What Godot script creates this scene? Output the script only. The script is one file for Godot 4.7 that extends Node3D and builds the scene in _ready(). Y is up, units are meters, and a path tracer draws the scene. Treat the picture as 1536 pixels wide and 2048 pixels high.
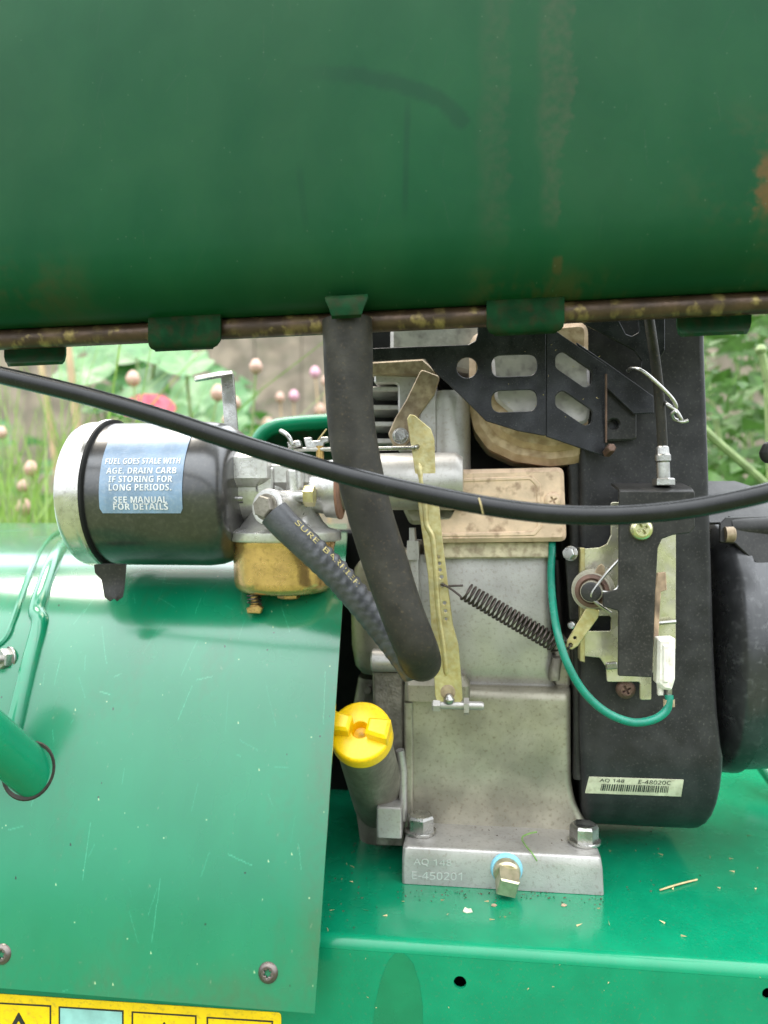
extends Node3D

# ---------------------------------------------------------------- camera set-up shared by the whole script
const EYE := Vector3(0.0, 0.5, 0.4)
const YAW := 0.1222
const FOCAL := 1538.0
var M := {}
var rng := RandomNumberGenerator.new()


class Piece:
	var t := PackedVector3Array()
	var uv := PackedVector2Array()

	func tri(a: Vector3, b: Vector3, c: Vector3, ua := Vector2.ZERO, ub := Vector2.ZERO, uc := Vector2.ZERO) -> void:
		t.append(a); t.append(b); t.append(c)
		uv.append(ua); uv.append(ub); uv.append(uc)

	func quad(a: Vector3, b: Vector3, c: Vector3, d: Vector3, ua := Vector2.ZERO, ub := Vector2.ZERO, uc := Vector2.ZERO, ud := Vector2.ZERO) -> void:
		tri(a, b, c, ua, ub, uc)
		tri(a, c, d, ua, uc, ud)


class Shape:
	var t := PackedVector3Array()
	var uv := PackedVector2Array()

	# a closed piece is turned so that its faces look outwards
	func add(p: Piece, xf := Transform3D.IDENTITY, closed := true) -> Shape:
		var n := p.t.size()
		var pts := PackedVector3Array()
		pts.resize(n)
		for i in n:
			pts[i] = xf * p.t[i]
		var flip := false
		if closed and n > 0:
			var mid := Vector3.ZERO
			for v in pts: mid += v
			mid /= n
			var vol := 0.0
			for i in range(0, n, 3):
				vol += ((pts[i] - mid) * 1000.0).dot(((pts[i + 1] - mid) * 1000.0).cross((pts[i + 2] - mid) * 1000.0))
			flip = vol < 0.0
		for i in range(0, n, 3):
			if flip:
				t.append(pts[i]); t.append(pts[i + 2]); t.append(pts[i + 1])
				uv.append(p.uv[i]); uv.append(p.uv[i + 2]); uv.append(p.uv[i + 1])
			else:
				t.append(pts[i]); t.append(pts[i + 1]); t.append(pts[i + 2])
				uv.append(p.uv[i]); uv.append(p.uv[i + 1]); uv.append(p.uv[i + 2])
		return self


# ---------------------------------------------------------------- from a place in the view and a distance to a point in the world
func P(px: float, py: float, z: float) -> Vector3:
	var d := Vector3((px - 768.0) / FOCAL, -(py - 1024.0) / FOCAL, -1.0).rotated(Vector3.UP, YAW)
	return EYE + d * ((z - EYE.z) / d.z)


func on_plane(px: float, py: float, o: Vector3, n: Vector3) -> Vector3:
	var d := Vector3((px - 768.0) / FOCAL, -(py - 1024.0) / FOCAL, -1.0).rotated(Vector3.UP, YAW)
	return EYE + d * ((o - EYE).dot(n) / d.dot(n))


func XY(list: Array, z: float) -> PackedVector2Array:
	var out := PackedVector2Array()
	for q in list:
		var p := P(q[0], q[1], z)
		out.append(Vector2(p.x, p.y))
	return out


func unit(z: float) -> float:      # metres per pixel of the photograph at that distance
	return (EYE.z - z) / FOCAL


# ---------------------------------------------------------------- meshes
func finish(s: Shape, smooth_deg := 38.0, origin := Vector3.ZERO, with_uv := false) -> ArrayMesh:
	var n := s.t.size()
	var face := PackedVector3Array()
	face.resize(n / 3)
	var around := {}
	for f in n / 3:
		var a := s.t[f * 3]
		var c := ((s.t[f * 3 + 1] - a) * 1000.0).cross((s.t[f * 3 + 2] - a) * 1000.0)
		face[f] = c
		if smooth_deg <= 0.0: continue
		for k in 3:
			var key := Vector3i((s.t[f * 3 + k] * 50000.0).round())
			if around.has(key):
				around[key].append(f)
			else:
				around[key] = [f]
	var limit := cos(deg_to_rad(smooth_deg))
	var pos := PackedVector3Array()
	var nor := PackedVector3Array()
	var uvs := PackedVector2Array()
	pos.resize(n); nor.resize(n); uvs.resize(n)
	for f in n / 3:
		var own := face[f].normalized()
		for k in 3:
			var i := f * 3 + k
			var key := Vector3i((s.t[i] * 50000.0).round())
			var sum := Vector3.ZERO
			for g in around.get(key, []):
				var w: Vector3 = face[g]
				if w.normalized().dot(own) > limit:
					sum += w
			var j := f * 3 + (2 - k)          # Godot's front faces run clockwise
			pos[j] = s.t[i] - origin
			nor[j] = sum.normalized() if sum.length_squared() > 0.0 else own
			uvs[j] = s.uv[i]
	var arr := []
	arr.resize(Mesh.ARRAY_MAX)
	arr[Mesh.ARRAY_VERTEX] = pos
	arr[Mesh.ARRAY_NORMAL] = nor
	if with_uv:
		arr[Mesh.ARRAY_TEX_UV] = uvs
	var m := ArrayMesh.new()
	m.add_surface_from_arrays(Mesh.PRIMITIVE_TRIANGLES, arr)
	return m


func circle(c: Vector2, r: float, n := 20, turn := 0.0) -> PackedVector2Array:
	var out := PackedVector2Array()
	for i in n:
		out.append(c + Vector2.from_angle(TAU * i / n + turn) * r)
	return out


func rounded(p: PackedVector2Array, r: float, seg := 4) -> PackedVector2Array:
	if r <= 0.0:
		return p
	var out := PackedVector2Array()
	var n := p.size()
	for i in n:
		var a := p[(i + n - 1) % n]
		var b := p[i]
		var c := p[(i + 1) % n]
		var u := (a - b).normalized()
		var v := (c - b).normalized()
		var ang := absf(u.angle_to(v))
		if ang > 3.0 or ang < 0.05:
			out.append(b)
			continue
		var cut := minf(r / tan(ang / 2.0), 0.46 * minf(a.distance_to(b), c.distance_to(b)))
		var q0 := b + u * cut
		var q1 := b + v * cut
		for k in seg + 1:
			var w := float(k) / seg
			out.append(q0.lerp(b, w).lerp(b.lerp(q1, w), w))
	return out


func area(p: PackedVector2Array) -> float:
	var s := 0.0
	for i in p.size():
		s += p[i].cross(p[(i + 1) % p.size()])
	return s


func inset(p: PackedVector2Array, d: float) -> PackedVector2Array:     # counter-clockwise in, shrunk by d
	var out := PackedVector2Array()
	var n := p.size()
	for i in n:
		var e0 := (p[i] - p[(i + n - 1) % n]).normalized()
		var e1 := (p[(i + 1) % n] - p[i]).normalized()
		var n0 := Vector2(-e0.y, e0.x)
		var n1 := Vector2(-e1.y, e1.x)
		var m := n0 + n1
		if m.length() < 0.01:
			m = n0
		m = m.normalized()
		out.append(p[i] + m * d / maxf(0.5, m.dot(n0)))
	for round_ in 6:                     # edges that turned over are drawn together
		var turned := []
		for i in n:
			turned.append((out[(i + 1) % n] - out[i]).dot(p[(i + 1) % n] - p[i]) < 0.0)
		if not turned.has(true) or not turned.has(false): break
		var start := turned.find(false)
		var k := 0
		while k < n:
			var i := (start + k) % n
			if turned[i]:
				var run := [i]
				while turned[(start + k) % n] and k < n:
					run.append((start + k + 1) % n)
					k += 1
				var mid := Vector2.ZERO
				for q in run: mid += out[q]
				mid /= run.size()
				for q in run: out[q] = mid
			else:
				k += 1
	return out


func fill(outer: PackedVector2Array, holes: Array) -> Array:           # [points, triangle indices]
	var poly := PackedVector2Array(outer)
	var todo := holes.duplicate()
	todo.sort_custom(func(a, b): return a[0].x > b[0].x)
	var used := {}
	for h in todo:
		var bi := 0
		var bj := 0
		var best := INF
		for i in poly.size():
			if used.has(poly[i]): continue
			for j in h.size():
				var d: float = poly[i].distance_squared_to(h[j])
				if d < best:
					best = d; bi = i; bj = j
		used[poly[bi]] = true
		used[h[bj]] = true
		var joined := PackedVector2Array()
		for i in bi + 1:
			joined.append(poly[i])
		for k in h.size() + 1:
			joined.append(h[(bj - k + 2 * h.size()) % h.size()])
		for i in range(bi, poly.size()):
			joined.append(poly[i])
		poly = joined
	var big := PackedVector2Array()
	for q in poly:
		big.append(q * 10000.0)
	var idx := PackedInt32Array() if holes.size() else Geometry2D.triangulate_polygon(big)
	if idx.is_empty():
		idx = clip_ears(big)
		var got := 0.0
		for k in range(0, idx.size(), 3):
			got += absf((big[idx[k + 1]] - big[idx[k]]).cross(big[idx[k + 2]] - big[idx[k]]))
		if absf(got - area(big)) > 0.01 * area(big):
			push_warning("polygon filled to %f of %f" % [got, area(big)])
	return [poly, idx]


func clip_ears(p: PackedVector2Array) -> PackedInt32Array:
	var out := PackedInt32Array()
	var left: Array = range(p.size())
	while left.size() > 3:
		var n := left.size()
		var found := -1
		var fallback := 0
		var most := -INF
		for i in n:
			var a := p[left[(i + n - 1) % n]]
			var b := p[left[i]]
			var c := p[left[(i + 1) % n]]
			var turn := (b - a).cross(c - b)
			if b.distance_squared_to(a) < 1e-6 or b.distance_squared_to(c) < 1e-6 or (absf(turn) < 1e-5 and (b - a).dot(c - b) > 0.0):
				found = -2 - i
				break
			if turn > most:
				most = turn
				fallback = i
			if turn <= 0.0: continue
			var ok := true
			for k in n:
				var q := p[left[k]]
				if q.is_equal_approx(a) or q.is_equal_approx(b) or q.is_equal_approx(c): continue
				if (b - a).cross(q - a) >= 0.0 and (c - b).cross(q - b) >= 0.0 and (a - c).cross(q - c) >= 0.0:
					ok = false
					break
			if ok:
				found = i
				break
		if found < -1:
			left.remove_at(-2 - found)
			continue
		if found < 0: found = fallback
		out.append(left[(found + n - 1) % n]); out.append(left[found]); out.append(left[(found + 1) % n])
		left.remove_at(found)
	if left.size() == 3:
		out.append(left[0]); out.append(left[1]); out.append(left[2])
	return out


# a plate in its own plane (x, y), its front at z = 0, its back at z = -thick, with chamfered edges and holes
func plate(outline: PackedVector2Array, thick: float, bevel := 0.0, holes := [], dome := 0.0) -> Piece:
	var p := Piece.new()
	var o := PackedVector2Array(outline)
	if area(o) < 0.0:
		o.reverse()
	var hs := []
	for h in holes:
		var q := PackedVector2Array(h)
		if area(q) < 0.0:
			q.reverse()
		hs.append(q)
	var front := inset(o, bevel)
	var hfront := []
	for h in hs:
		hfront.append(inset(h, -bevel))
	var f := fill(front, hfront)
	var b := fill(o, hs)
	for k in range(0, f[1].size(), 3):
		var q: Array = []
		for e in 3:
			var w: Vector2 = f[0][f[1][k + e]]
			q.append(Vector3(w.x, w.y, 0.0))
		if (q[1] - q[0]).cross(q[2] - q[0]).z < 0.0:
			q.reverse()
		p.tri(q[0], q[1], q[2])
	for k in range(0, b[1].size(), 3):
		var q: Array = []
		for e in 3:
			var w: Vector2 = b[0][b[1][k + e]]
			q.append(Vector3(w.x, w.y, -thick))
		if (q[1] - q[0]).cross(q[2] - q[0]).z > 0.0:
			q.reverse()
		p.tri(q[0], q[1], q[2])
	for which in hs.size() + 1:
		var ring: PackedVector2Array = o if which == 0 else hs[which - 1]
		var top: PackedVector2Array = front if which == 0 else hfront[which - 1]
		var n := ring.size()
		for i in n:
			var j := (i + 1) % n
			var a := Vector3(top[i].x, top[i].y, 0)
			var c := Vector3(top[j].x, top[j].y, 0)
			var a1 := Vector3(ring[i].x, ring[i].y, -bevel)
			var c1 := Vector3(ring[j].x, ring[j].y, -bevel)
			var a2 := Vector3(ring[i].x, ring[i].y, -thick)
			var c2 := Vector3(ring[j].x, ring[j].y, -thick)
			if which == 0:
				if bevel > 0.0: p.quad(c, a, a1, c1)
				p.quad(c1, a1, a2, c2)
			else:
				if bevel > 0.0: p.quad(a, c, c1, a1)
				p.quad(a1, c1, c2, a2)
	return p


func at_z(z: float) -> Transform3D:
	return Transform3D(Basis.IDENTITY, Vector3(0, 0, z))


func flat(s: Shape, pts: Array, z: float, thick: float, bevel := 0.0003, r := 0.0, holes := []) -> Shape:
	return s.add(plate(rounded(XY(pts, z), r), thick, bevel, holes), at_z(z))


# the same in a tilted plane through o with normal n
func leaning(s: Shape, pts: Array, o: Vector3, n: Vector3, thick: float, bevel := 0.0003, r := 0.0, hole_pts := [], hole_r := 0.0) -> Shape:
	var zz := n.normalized()
	var xx := Vector3.UP.cross(zz).normalized()
	var xf := Transform3D(Basis(xx, zz.cross(xx), zz), o)
	var inv := xf.affine_inverse()
	var lay := func(list: Array) -> PackedVector2Array:
		var out := PackedVector2Array()
		for q in list:
			var w: Vector3 = inv * on_plane(q[0], q[1], o, zz)
			out.append(Vector2(w.x, w.y))
		return out
	var hs := []
	for h in hole_pts:
		hs.append(rounded(lay.call(h), hole_r, 6))
	return s.add(plate(rounded(lay.call(pts), r), thick, bevel, hs), xf)


# turned about its own y axis: list of (radius, height)
func lathe(profile: Array, n := 32, turn := 0.0) -> Piece:
	var p := Piece.new()
	var pr := profile.duplicate()
	if pr[0].x > 0.0: pr.push_front(Vector2(0, pr[0].y))
	if pr[-1].x > 0.0: pr.push_back(Vector2(0, pr[-1].y))
	for i in n:
		var a0 := TAU * i / n + turn
		var a1 := TAU * (i + 1) / n + turn
		for k in pr.size() - 1:
			var u: Vector2 = pr[k]
			var v: Vector2 = pr[k + 1]
			var A := Vector3(u.x * cos(a0), u.y, u.x * sin(a0))
			var B := Vector3(u.x * cos(a1), u.y, u.x * sin(a1))
			var C := Vector3(v.x * cos(a1), v.y, v.x * sin(a1))
			var D := Vector3(v.x * cos(a0), v.y, v.x * sin(a0))
			if u.x <= 0.0: p.tri(A, C, D)
			elif v.x <= 0.0: p.tri(A, B, C)
			else: p.quad(A, B, C, D)
	return p


func axis(o: Vector3, dir: Vector3) -> Transform3D:                     # own y along dir
	var y := dir.normalized()
	var h := Vector3.UP if absf(y.y) < 0.9 else Vector3.BACK
	var x := h.cross(y).normalized()
	return Transform3D(Basis(x, y, x.cross(y)), o)


func smooth_path(pts: Array, each := 8) -> Array:
	var out := []
	for i in pts.size() - 1:
		var p0: Vector3 = pts[maxi(i - 1, 0)]
		var p1: Vector3 = pts[i]
		var p2: Vector3 = pts[i + 1]
		var p3: Vector3 = pts[mini(i + 2, pts.size() - 1)]
		for k in each:
			out.append(p1.cubic_interpolate(p2, p0, p3, float(k) / each))
	out.append(pts[-1])
	return out


# a round bar along a path; r is a radius or a Callable(share of the length, angle) -> radius; squash flattens it
func tube(path: Array, r, n := 12, capped := true) -> Piece:
	var p := Piece.new()
	var rings := []
	var lens := [0.0]
	for i in range(1, path.size()):
		lens.append(lens[-1] + path[i].distance_to(path[i - 1]))
	var up := Vector3.UP
	var first: Vector3 = (path[1] - path[0]).normalized()
	if absf(first.dot(up)) > 0.9: up = Vector3.BACK
	var side := first.cross(up).normalized()
	for i in path.size():
		var d: Vector3 = (path[mini(i + 1, path.size() - 1)] - path[maxi(i - 1, 0)]).normalized()
		side = (side - d * side.dot(d)).normalized()
		var up2 := side.cross(d)
		var ring := []
		for k in n:
			var a := TAU * k / n
			var rr: float = r.call(lens[i] / lens[-1], a) if r is Callable else r
			ring.append(path[i] + (side * cos(a) + up2 * sin(a)) * rr)
		rings.append(ring)
	for i in path.size() - 1:
		for k in n:
			var j := (k + 1) % n
			var u0 := float(k) / n
			var u1 := float(k + 1) / n
			p.quad(rings[i][k], rings[i][j], rings[i + 1][j], rings[i + 1][k], Vector2(u0, lens[i] * 20), Vector2(u1, lens[i] * 20), Vector2(u1, lens[i + 1] * 20), Vector2(u0, lens[i + 1] * 20))
	if capped:
		for k in n:
			var j := (k + 1) % n
			p.tri(path[0], rings[0][j], rings[0][k])
			p.tri(path[-1], rings[-1][k], rings[-1][j])
	return p


# a solid made of rounded rectangles stacked in y: rows of [y, x left, x right, z front, z back, corner radius]
func stack(rows: Array, seg := 4) -> Piece:
	var p := Piece.new()
	var rings := []
	for w in rows:
		var ring := []
		var r: float = minf(w[5], 0.49 * minf(absf(w[2] - w[1]), absf(w[3] - w[4])))
		for c in [[w[2] - r, w[3] - r, 0.0], [w[1] + r, w[3] - r, PI / 2], [w[1] + r, w[4] + r, PI], [w[2] - r, w[4] + r, PI * 1.5]]:
			for k in seg + 1:
				var a: float = c[2] + PI / 2 * k / seg
				ring.append(Vector3(c[0] + cos(a) * r, w[0], c[1] + sin(a) * r))
		rings.append(ring)
	var n: int = rings[0].size()
	for i in rings.size() - 1:
		for k in n:
			var j := (k + 1) % n
			p.quad(rings[i][k], rings[i][j], rings[i + 1][j], rings[i + 1][k])
	for e in [0, rings.size() - 1]:
		var mid := Vector3.ZERO
		for v in rings[e]: mid += v / n
		for k in n:
			var j := (k + 1) % n
			if e == 0: p.tri(mid, rings[e][j], rings[e][k])
			else: p.tri(mid, rings[e][k], rings[e][j])
	return p


# a bent sheet from a grid of points, given a thickness along its normals (sign: which side the back lies on)
func sheet(grid: Array, thick: float, uvg := []) -> Piece:
	var p := Piece.new()
	var R := grid.size()
	var C: int = grid[0].size()
	var back := []
	for i in R:
		var row := []
		for j in C:
			var du: Vector3 = grid[mini(i + 1, R - 1)][j] - grid[maxi(i - 1, 0)][j]
			var dv: Vector3 = grid[i][mini(j + 1, C - 1)] - grid[i][maxi(j - 1, 0)]
			row.append(grid[i][j] - (du * 100).cross(dv * 100).normalized() * thick)
		back.append(row)
	for i in R - 1:
		for j in C - 1:
			var ua := Vector2.ZERO
			var ub := Vector2.ZERO
			var uc := Vector2.ZERO
			var ud := Vector2.ZERO
			if uvg.size():
				ua = uvg[i][j]; ub = uvg[i + 1][j]; uc = uvg[i + 1][j + 1]; ud = uvg[i][j + 1]
			p.quad(grid[i][j], grid[i + 1][j], grid[i + 1][j + 1], grid[i][j + 1], ua, ub, uc, ud)
			p.quad(back[i][j], back[i][j + 1], back[i + 1][j + 1], back[i + 1][j], ua, ud, uc, ub)
	for i in R - 1:
		p.quad(grid[i + 1][0], grid[i][0], back[i][0], back[i + 1][0])
		p.quad(grid[i][C - 1], grid[i + 1][C - 1], back[i + 1][C - 1], back[i][C - 1])
	for j in C - 1:
		p.quad(grid[0][j], grid[0][j + 1], back[0][j + 1], back[0][j])
		p.quad(grid[R - 1][j + 1], grid[R - 1][j], back[R - 1][j], back[R - 1][j + 1])
	return p


func box(c: Vector3, size: Vector3, bevel := 0.0005) -> Piece:
	var h := size / 2
	var b := minf(bevel, 0.3 * minf(size.x, minf(size.y, size.z)))
	return stack([[c.y - h.y, c.x - h.x + b, c.x + h.x - b, c.z + h.z - b, c.z - h.z + b, b], [c.y - h.y + b, c.x - h.x, c.x + h.x, c.z + h.z, c.z - h.z, b],
		[c.y + h.y - b, c.x - h.x, c.x + h.x, c.z + h.z, c.z - h.z, b], [c.y + h.y, c.x - h.x + b, c.x + h.x - b, c.z + h.z - b, c.z - h.z + b, b]], 2)


# lettering as raised geometry; place(x, y) gives [point, normal] for a place on the line of text
func letters(s: Shape, words: String, height: float, width: float, place: Callable, depth := 0.00012, bold := false) -> Shape:
	var f := SystemFont.new()
	f.font_names = PackedStringArray(["Droid Sans"])
	f.font_weight = 700 if bold else 400
	var tm := TextMesh.new()
	tm.text = words
	tm.font = f
	tm.font_size = 64
	tm.pixel_size = 0.01
	tm.depth = 0.1
	tm.curve_step = 2.0
	var arr := tm.get_mesh_arrays()
	var v: PackedVector3Array = arr[Mesh.ARRAY_VERTEX]
	var idx: PackedInt32Array = arr[Mesh.ARRAY_INDEX]
	var lo := Vector3.INF
	var hi := -Vector3.INF
	for q in v:
		lo = lo.min(q); hi = hi.max(q)
	var p := Piece.new()
	var pos := PackedVector3Array()
	for q in v:
		var g: Array = place.call(((q.x - lo.x) / (hi.x - lo.x) - 0.5) * width, ((q.y - lo.y) / (hi.y - lo.y) - 0.5) * height)
		pos.append(g[0] + g[1] * (depth if q.z > 0.0 else -depth * 0.5))
	for i in range(0, idx.size(), 3):
		p.tri(pos[idx[i]], pos[idx[i + 2]], pos[idx[i + 1]])
	return s.add(p, Transform3D.IDENTITY, false)


# ---------------------------------------------------------------- nodes
var taken := {}

func named(o: Node3D, called: String, parent: Node) -> void:
	var key := str(parent.get_instance_id()) + called
	var k: int = taken.get(key, 0)
	taken[key] = k + 1
	o.name = called if k == 0 else "%s_%03d" % [called, k]
	parent.add_child(o, true)


func thing(called: String, label: String, category: String, where: Vector3, group := "") -> Node3D:
	var o := Node3D.new()
	named(o, called, self)
	o.position = where
	tag(o, label, category, group)
	return o


func tag(o: Node3D, label: String, category := "", group := "", kind := "") -> Node3D:
	if label: o.set_meta("label", label)
	if category: o.set_meta("category", category)
	if group: o.set_meta("group", group)
	if kind: o.set_meta("kind", kind)
	return o


func base_of(parent: Node) -> Vector3:
	var v := Vector3.ZERO
	var n := parent
	while n != self:
		v += n.position
		n = n.get_parent()
	return v


# a mesh of its own under its thing, part or the scene; its shape is given in world coordinates
func part(called: String, s: Shape, m: Material, parent: Node = self, label := "", smooth_deg := 38.0, with_uv := false, at = null) -> MeshInstance3D:
	var o := MeshInstance3D.new()
	var where := base_of(parent)
	var own := Vector3.ZERO
	if at != null: own = at - where
	o.mesh = finish(s, smooth_deg, where + own, with_uv)
	o.material_override = null
	o.mesh.surface_set_material(0, m)
	named(o, called, parent)
	o.position = own
	if label: o.set_meta("label", label)
	return o


func S() -> Shape:
	return Shape.new()


# ---------------------------------------------------------------- materials
func L(r: float, g: float, b: float, a := 1.0) -> Color:              # a linear colour
	var c := Color(r, g, b).linear_to_srgb()
	c.a = a
	return c


func noise(seed_: int, freq: float, stops: Array, octaves := 4, size := 512, kind := FastNoiseLite.TYPE_SIMPLEX_SMOOTH) -> NoiseTexture2D:
	var f := FastNoiseLite.new()
	f.seed = seed_
	f.frequency = freq
	f.noise_type = kind
	f.fractal_octaves = octaves
	var g := Gradient.new()
	var off := PackedFloat32Array()
	var col := PackedColorArray()
	for s in stops:
		off.append(s[0]); col.append(s[1])
	g.offsets = off
	g.colors = col
	var t := NoiseTexture2D.new()
	t.width = size
	t.height = size
	t.seamless = true
	t.noise = f
	t.color_ramp = g
	return t


func grey(v: float) -> Color:
	return Color(v, v, v)


var shared := {}

func bumps(freq: float) -> NoiseTexture2D:
	var key := "b%f" % freq
	if not shared.has(key):
		shared[key] = noise(71, freq, [[0.0, grey(0)], [1.0, grey(1)]], 5, 512)
	return shared[key]


func rough_map(a: float, b: float) -> NoiseTexture2D:
	var key := "r%f,%f" % [a, b]
	if not shared.has(key):
		shared[key] = noise(33, 0.012, [[0.25, grey(a)], [0.75, grey(b)]], 5, 512)
	return shared[key]


# colours: linear, from the ends of a blotchy noise; dirt: [colour, amount 0..1, frequency]
func mat(key: String, ca: Color, cb: Color, ra: float, rb: float, metal: float, scale := 9.0, bump := 0.0, bump_freq := 0.05, dirt := [], freq := 0.012) -> StandardMaterial3D:
	var m := StandardMaterial3D.new()
	m.resource_name = key
	var la := ca.srgb_to_linear()
	var lb := cb.srgb_to_linear()
	var ratio := snappedf(clampf((la.r + la.g + la.b) / (lb.r + lb.g + lb.b), 0.3, 0.9), 0.15)
	var vk := "v%.2f,%f" % [ratio, freq]
	if not shared.has(vk):
		shared[vk] = noise(17, freq, [[0.25, L(ratio, ratio, ratio)], [0.75, Color.WHITE]], 5)
	m.albedo_color = cb
	m.albedo_texture = shared[vk]
	m.metallic = metal
	m.roughness = 1.0
	m.roughness_texture = rough_map(ra, rb)
	m.roughness_texture_channel = BaseMaterial3D.TEXTURE_CHANNEL_RED
	m.uv1_triplanar = true
	m.uv1_world_triplanar = true
	m.uv1_scale = Vector3.ONE * scale
	if bump > 0.0:
		m.heightmap_enabled = true
		m.heightmap_scale = bump
		m.heightmap_texture = bumps(bump_freq)
	if dirt.size():
		var c: Color = dirt[0]
		var clear := c
		clear.a = 0.0
		m.detail_enabled = true
		m.detail_blend_mode = BaseMaterial3D.BLEND_MODE_MIX
		var most: float = dirt[3] if dirt.size() > 3 else 0.5
		var soft: float = dirt[4] if dirt.size() > 4 else 0.3
		c.a = most
		m.detail_albedo = noise((key.hash() + 5) % 1000, dirt[2], [[0.0, clear], [1.0 - dirt[1] - soft, clear], [1.0 - dirt[1] + 0.12, c], [1.0, c]], 6)
	M[key] = m
	return m


func _ready() -> void:
	rng.seed = 41
	# ------------------------------------------------------------ camera, sky, light, exposure
	var cam := Camera3D.new()
	cam.name = "camera"
	var lens := CameraAttributesPhysical.new()
	lens.frustum_focal_length = 18.0
	lens.exposure_aperture = 5.2
	lens.frustum_focus_distance = 0.352
	lens.frustum_near = 0.01
	lens.frustum_far = 120.0
	cam.attributes = lens
	cam.fov = rad_to_deg(2.0 * atan(1024.0 / FOCAL))
	cam.near = 0.01
	cam.far = 120.0
	cam.position = EYE
	cam.rotation = Vector3(0, YAW, 0)
	add_child(cam)

	var sky := ProceduralSkyMaterial.new()
	sky.sky_top_color = Color(0.96, 0.98, 1.0)
	sky.sky_horizon_color = Color(0.42, 0.44, 0.46)
	sky.sky_curve = 0.75
	sky.sky_energy_multiplier = 1.75
	sky.ground_bottom_color = Color(0.12, 0.16, 0.07)
	sky.ground_horizon_color = Color(0.25, 0.28, 0.2)
	var env := Environment.new()
	env.background_mode = Environment.BG_SKY
	env.sky = Sky.new()
	env.sky.sky_material = sky
	env.tonemap_mode = Environment.TONE_MAPPER_LINEAR
	env.tonemap_exposure = 2.25
	env.sdfgi_enabled = true
	env.ssao_enabled = true
	env.ssil_enabled = true
	var we := WorldEnvironment.new()
	we.name = "daylight"
	we.environment = env
	add_child(we)

	var sun := DirectionalLight3D.new()
	sun.name = "veiled_sun"
	sun.light_energy = 0.5
	sun.light_color = Color(1.0, 0.97, 0.92)
	sun.light_angular_distance = 26.0
	sun.shadow_enabled = true
	sun.rotation_degrees = Vector3(-64, 236, 0)
	add_child(sun)

	materials()
	garden()
	mower_body()
	engine()
	hoses_and_cables()
	litter()


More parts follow.
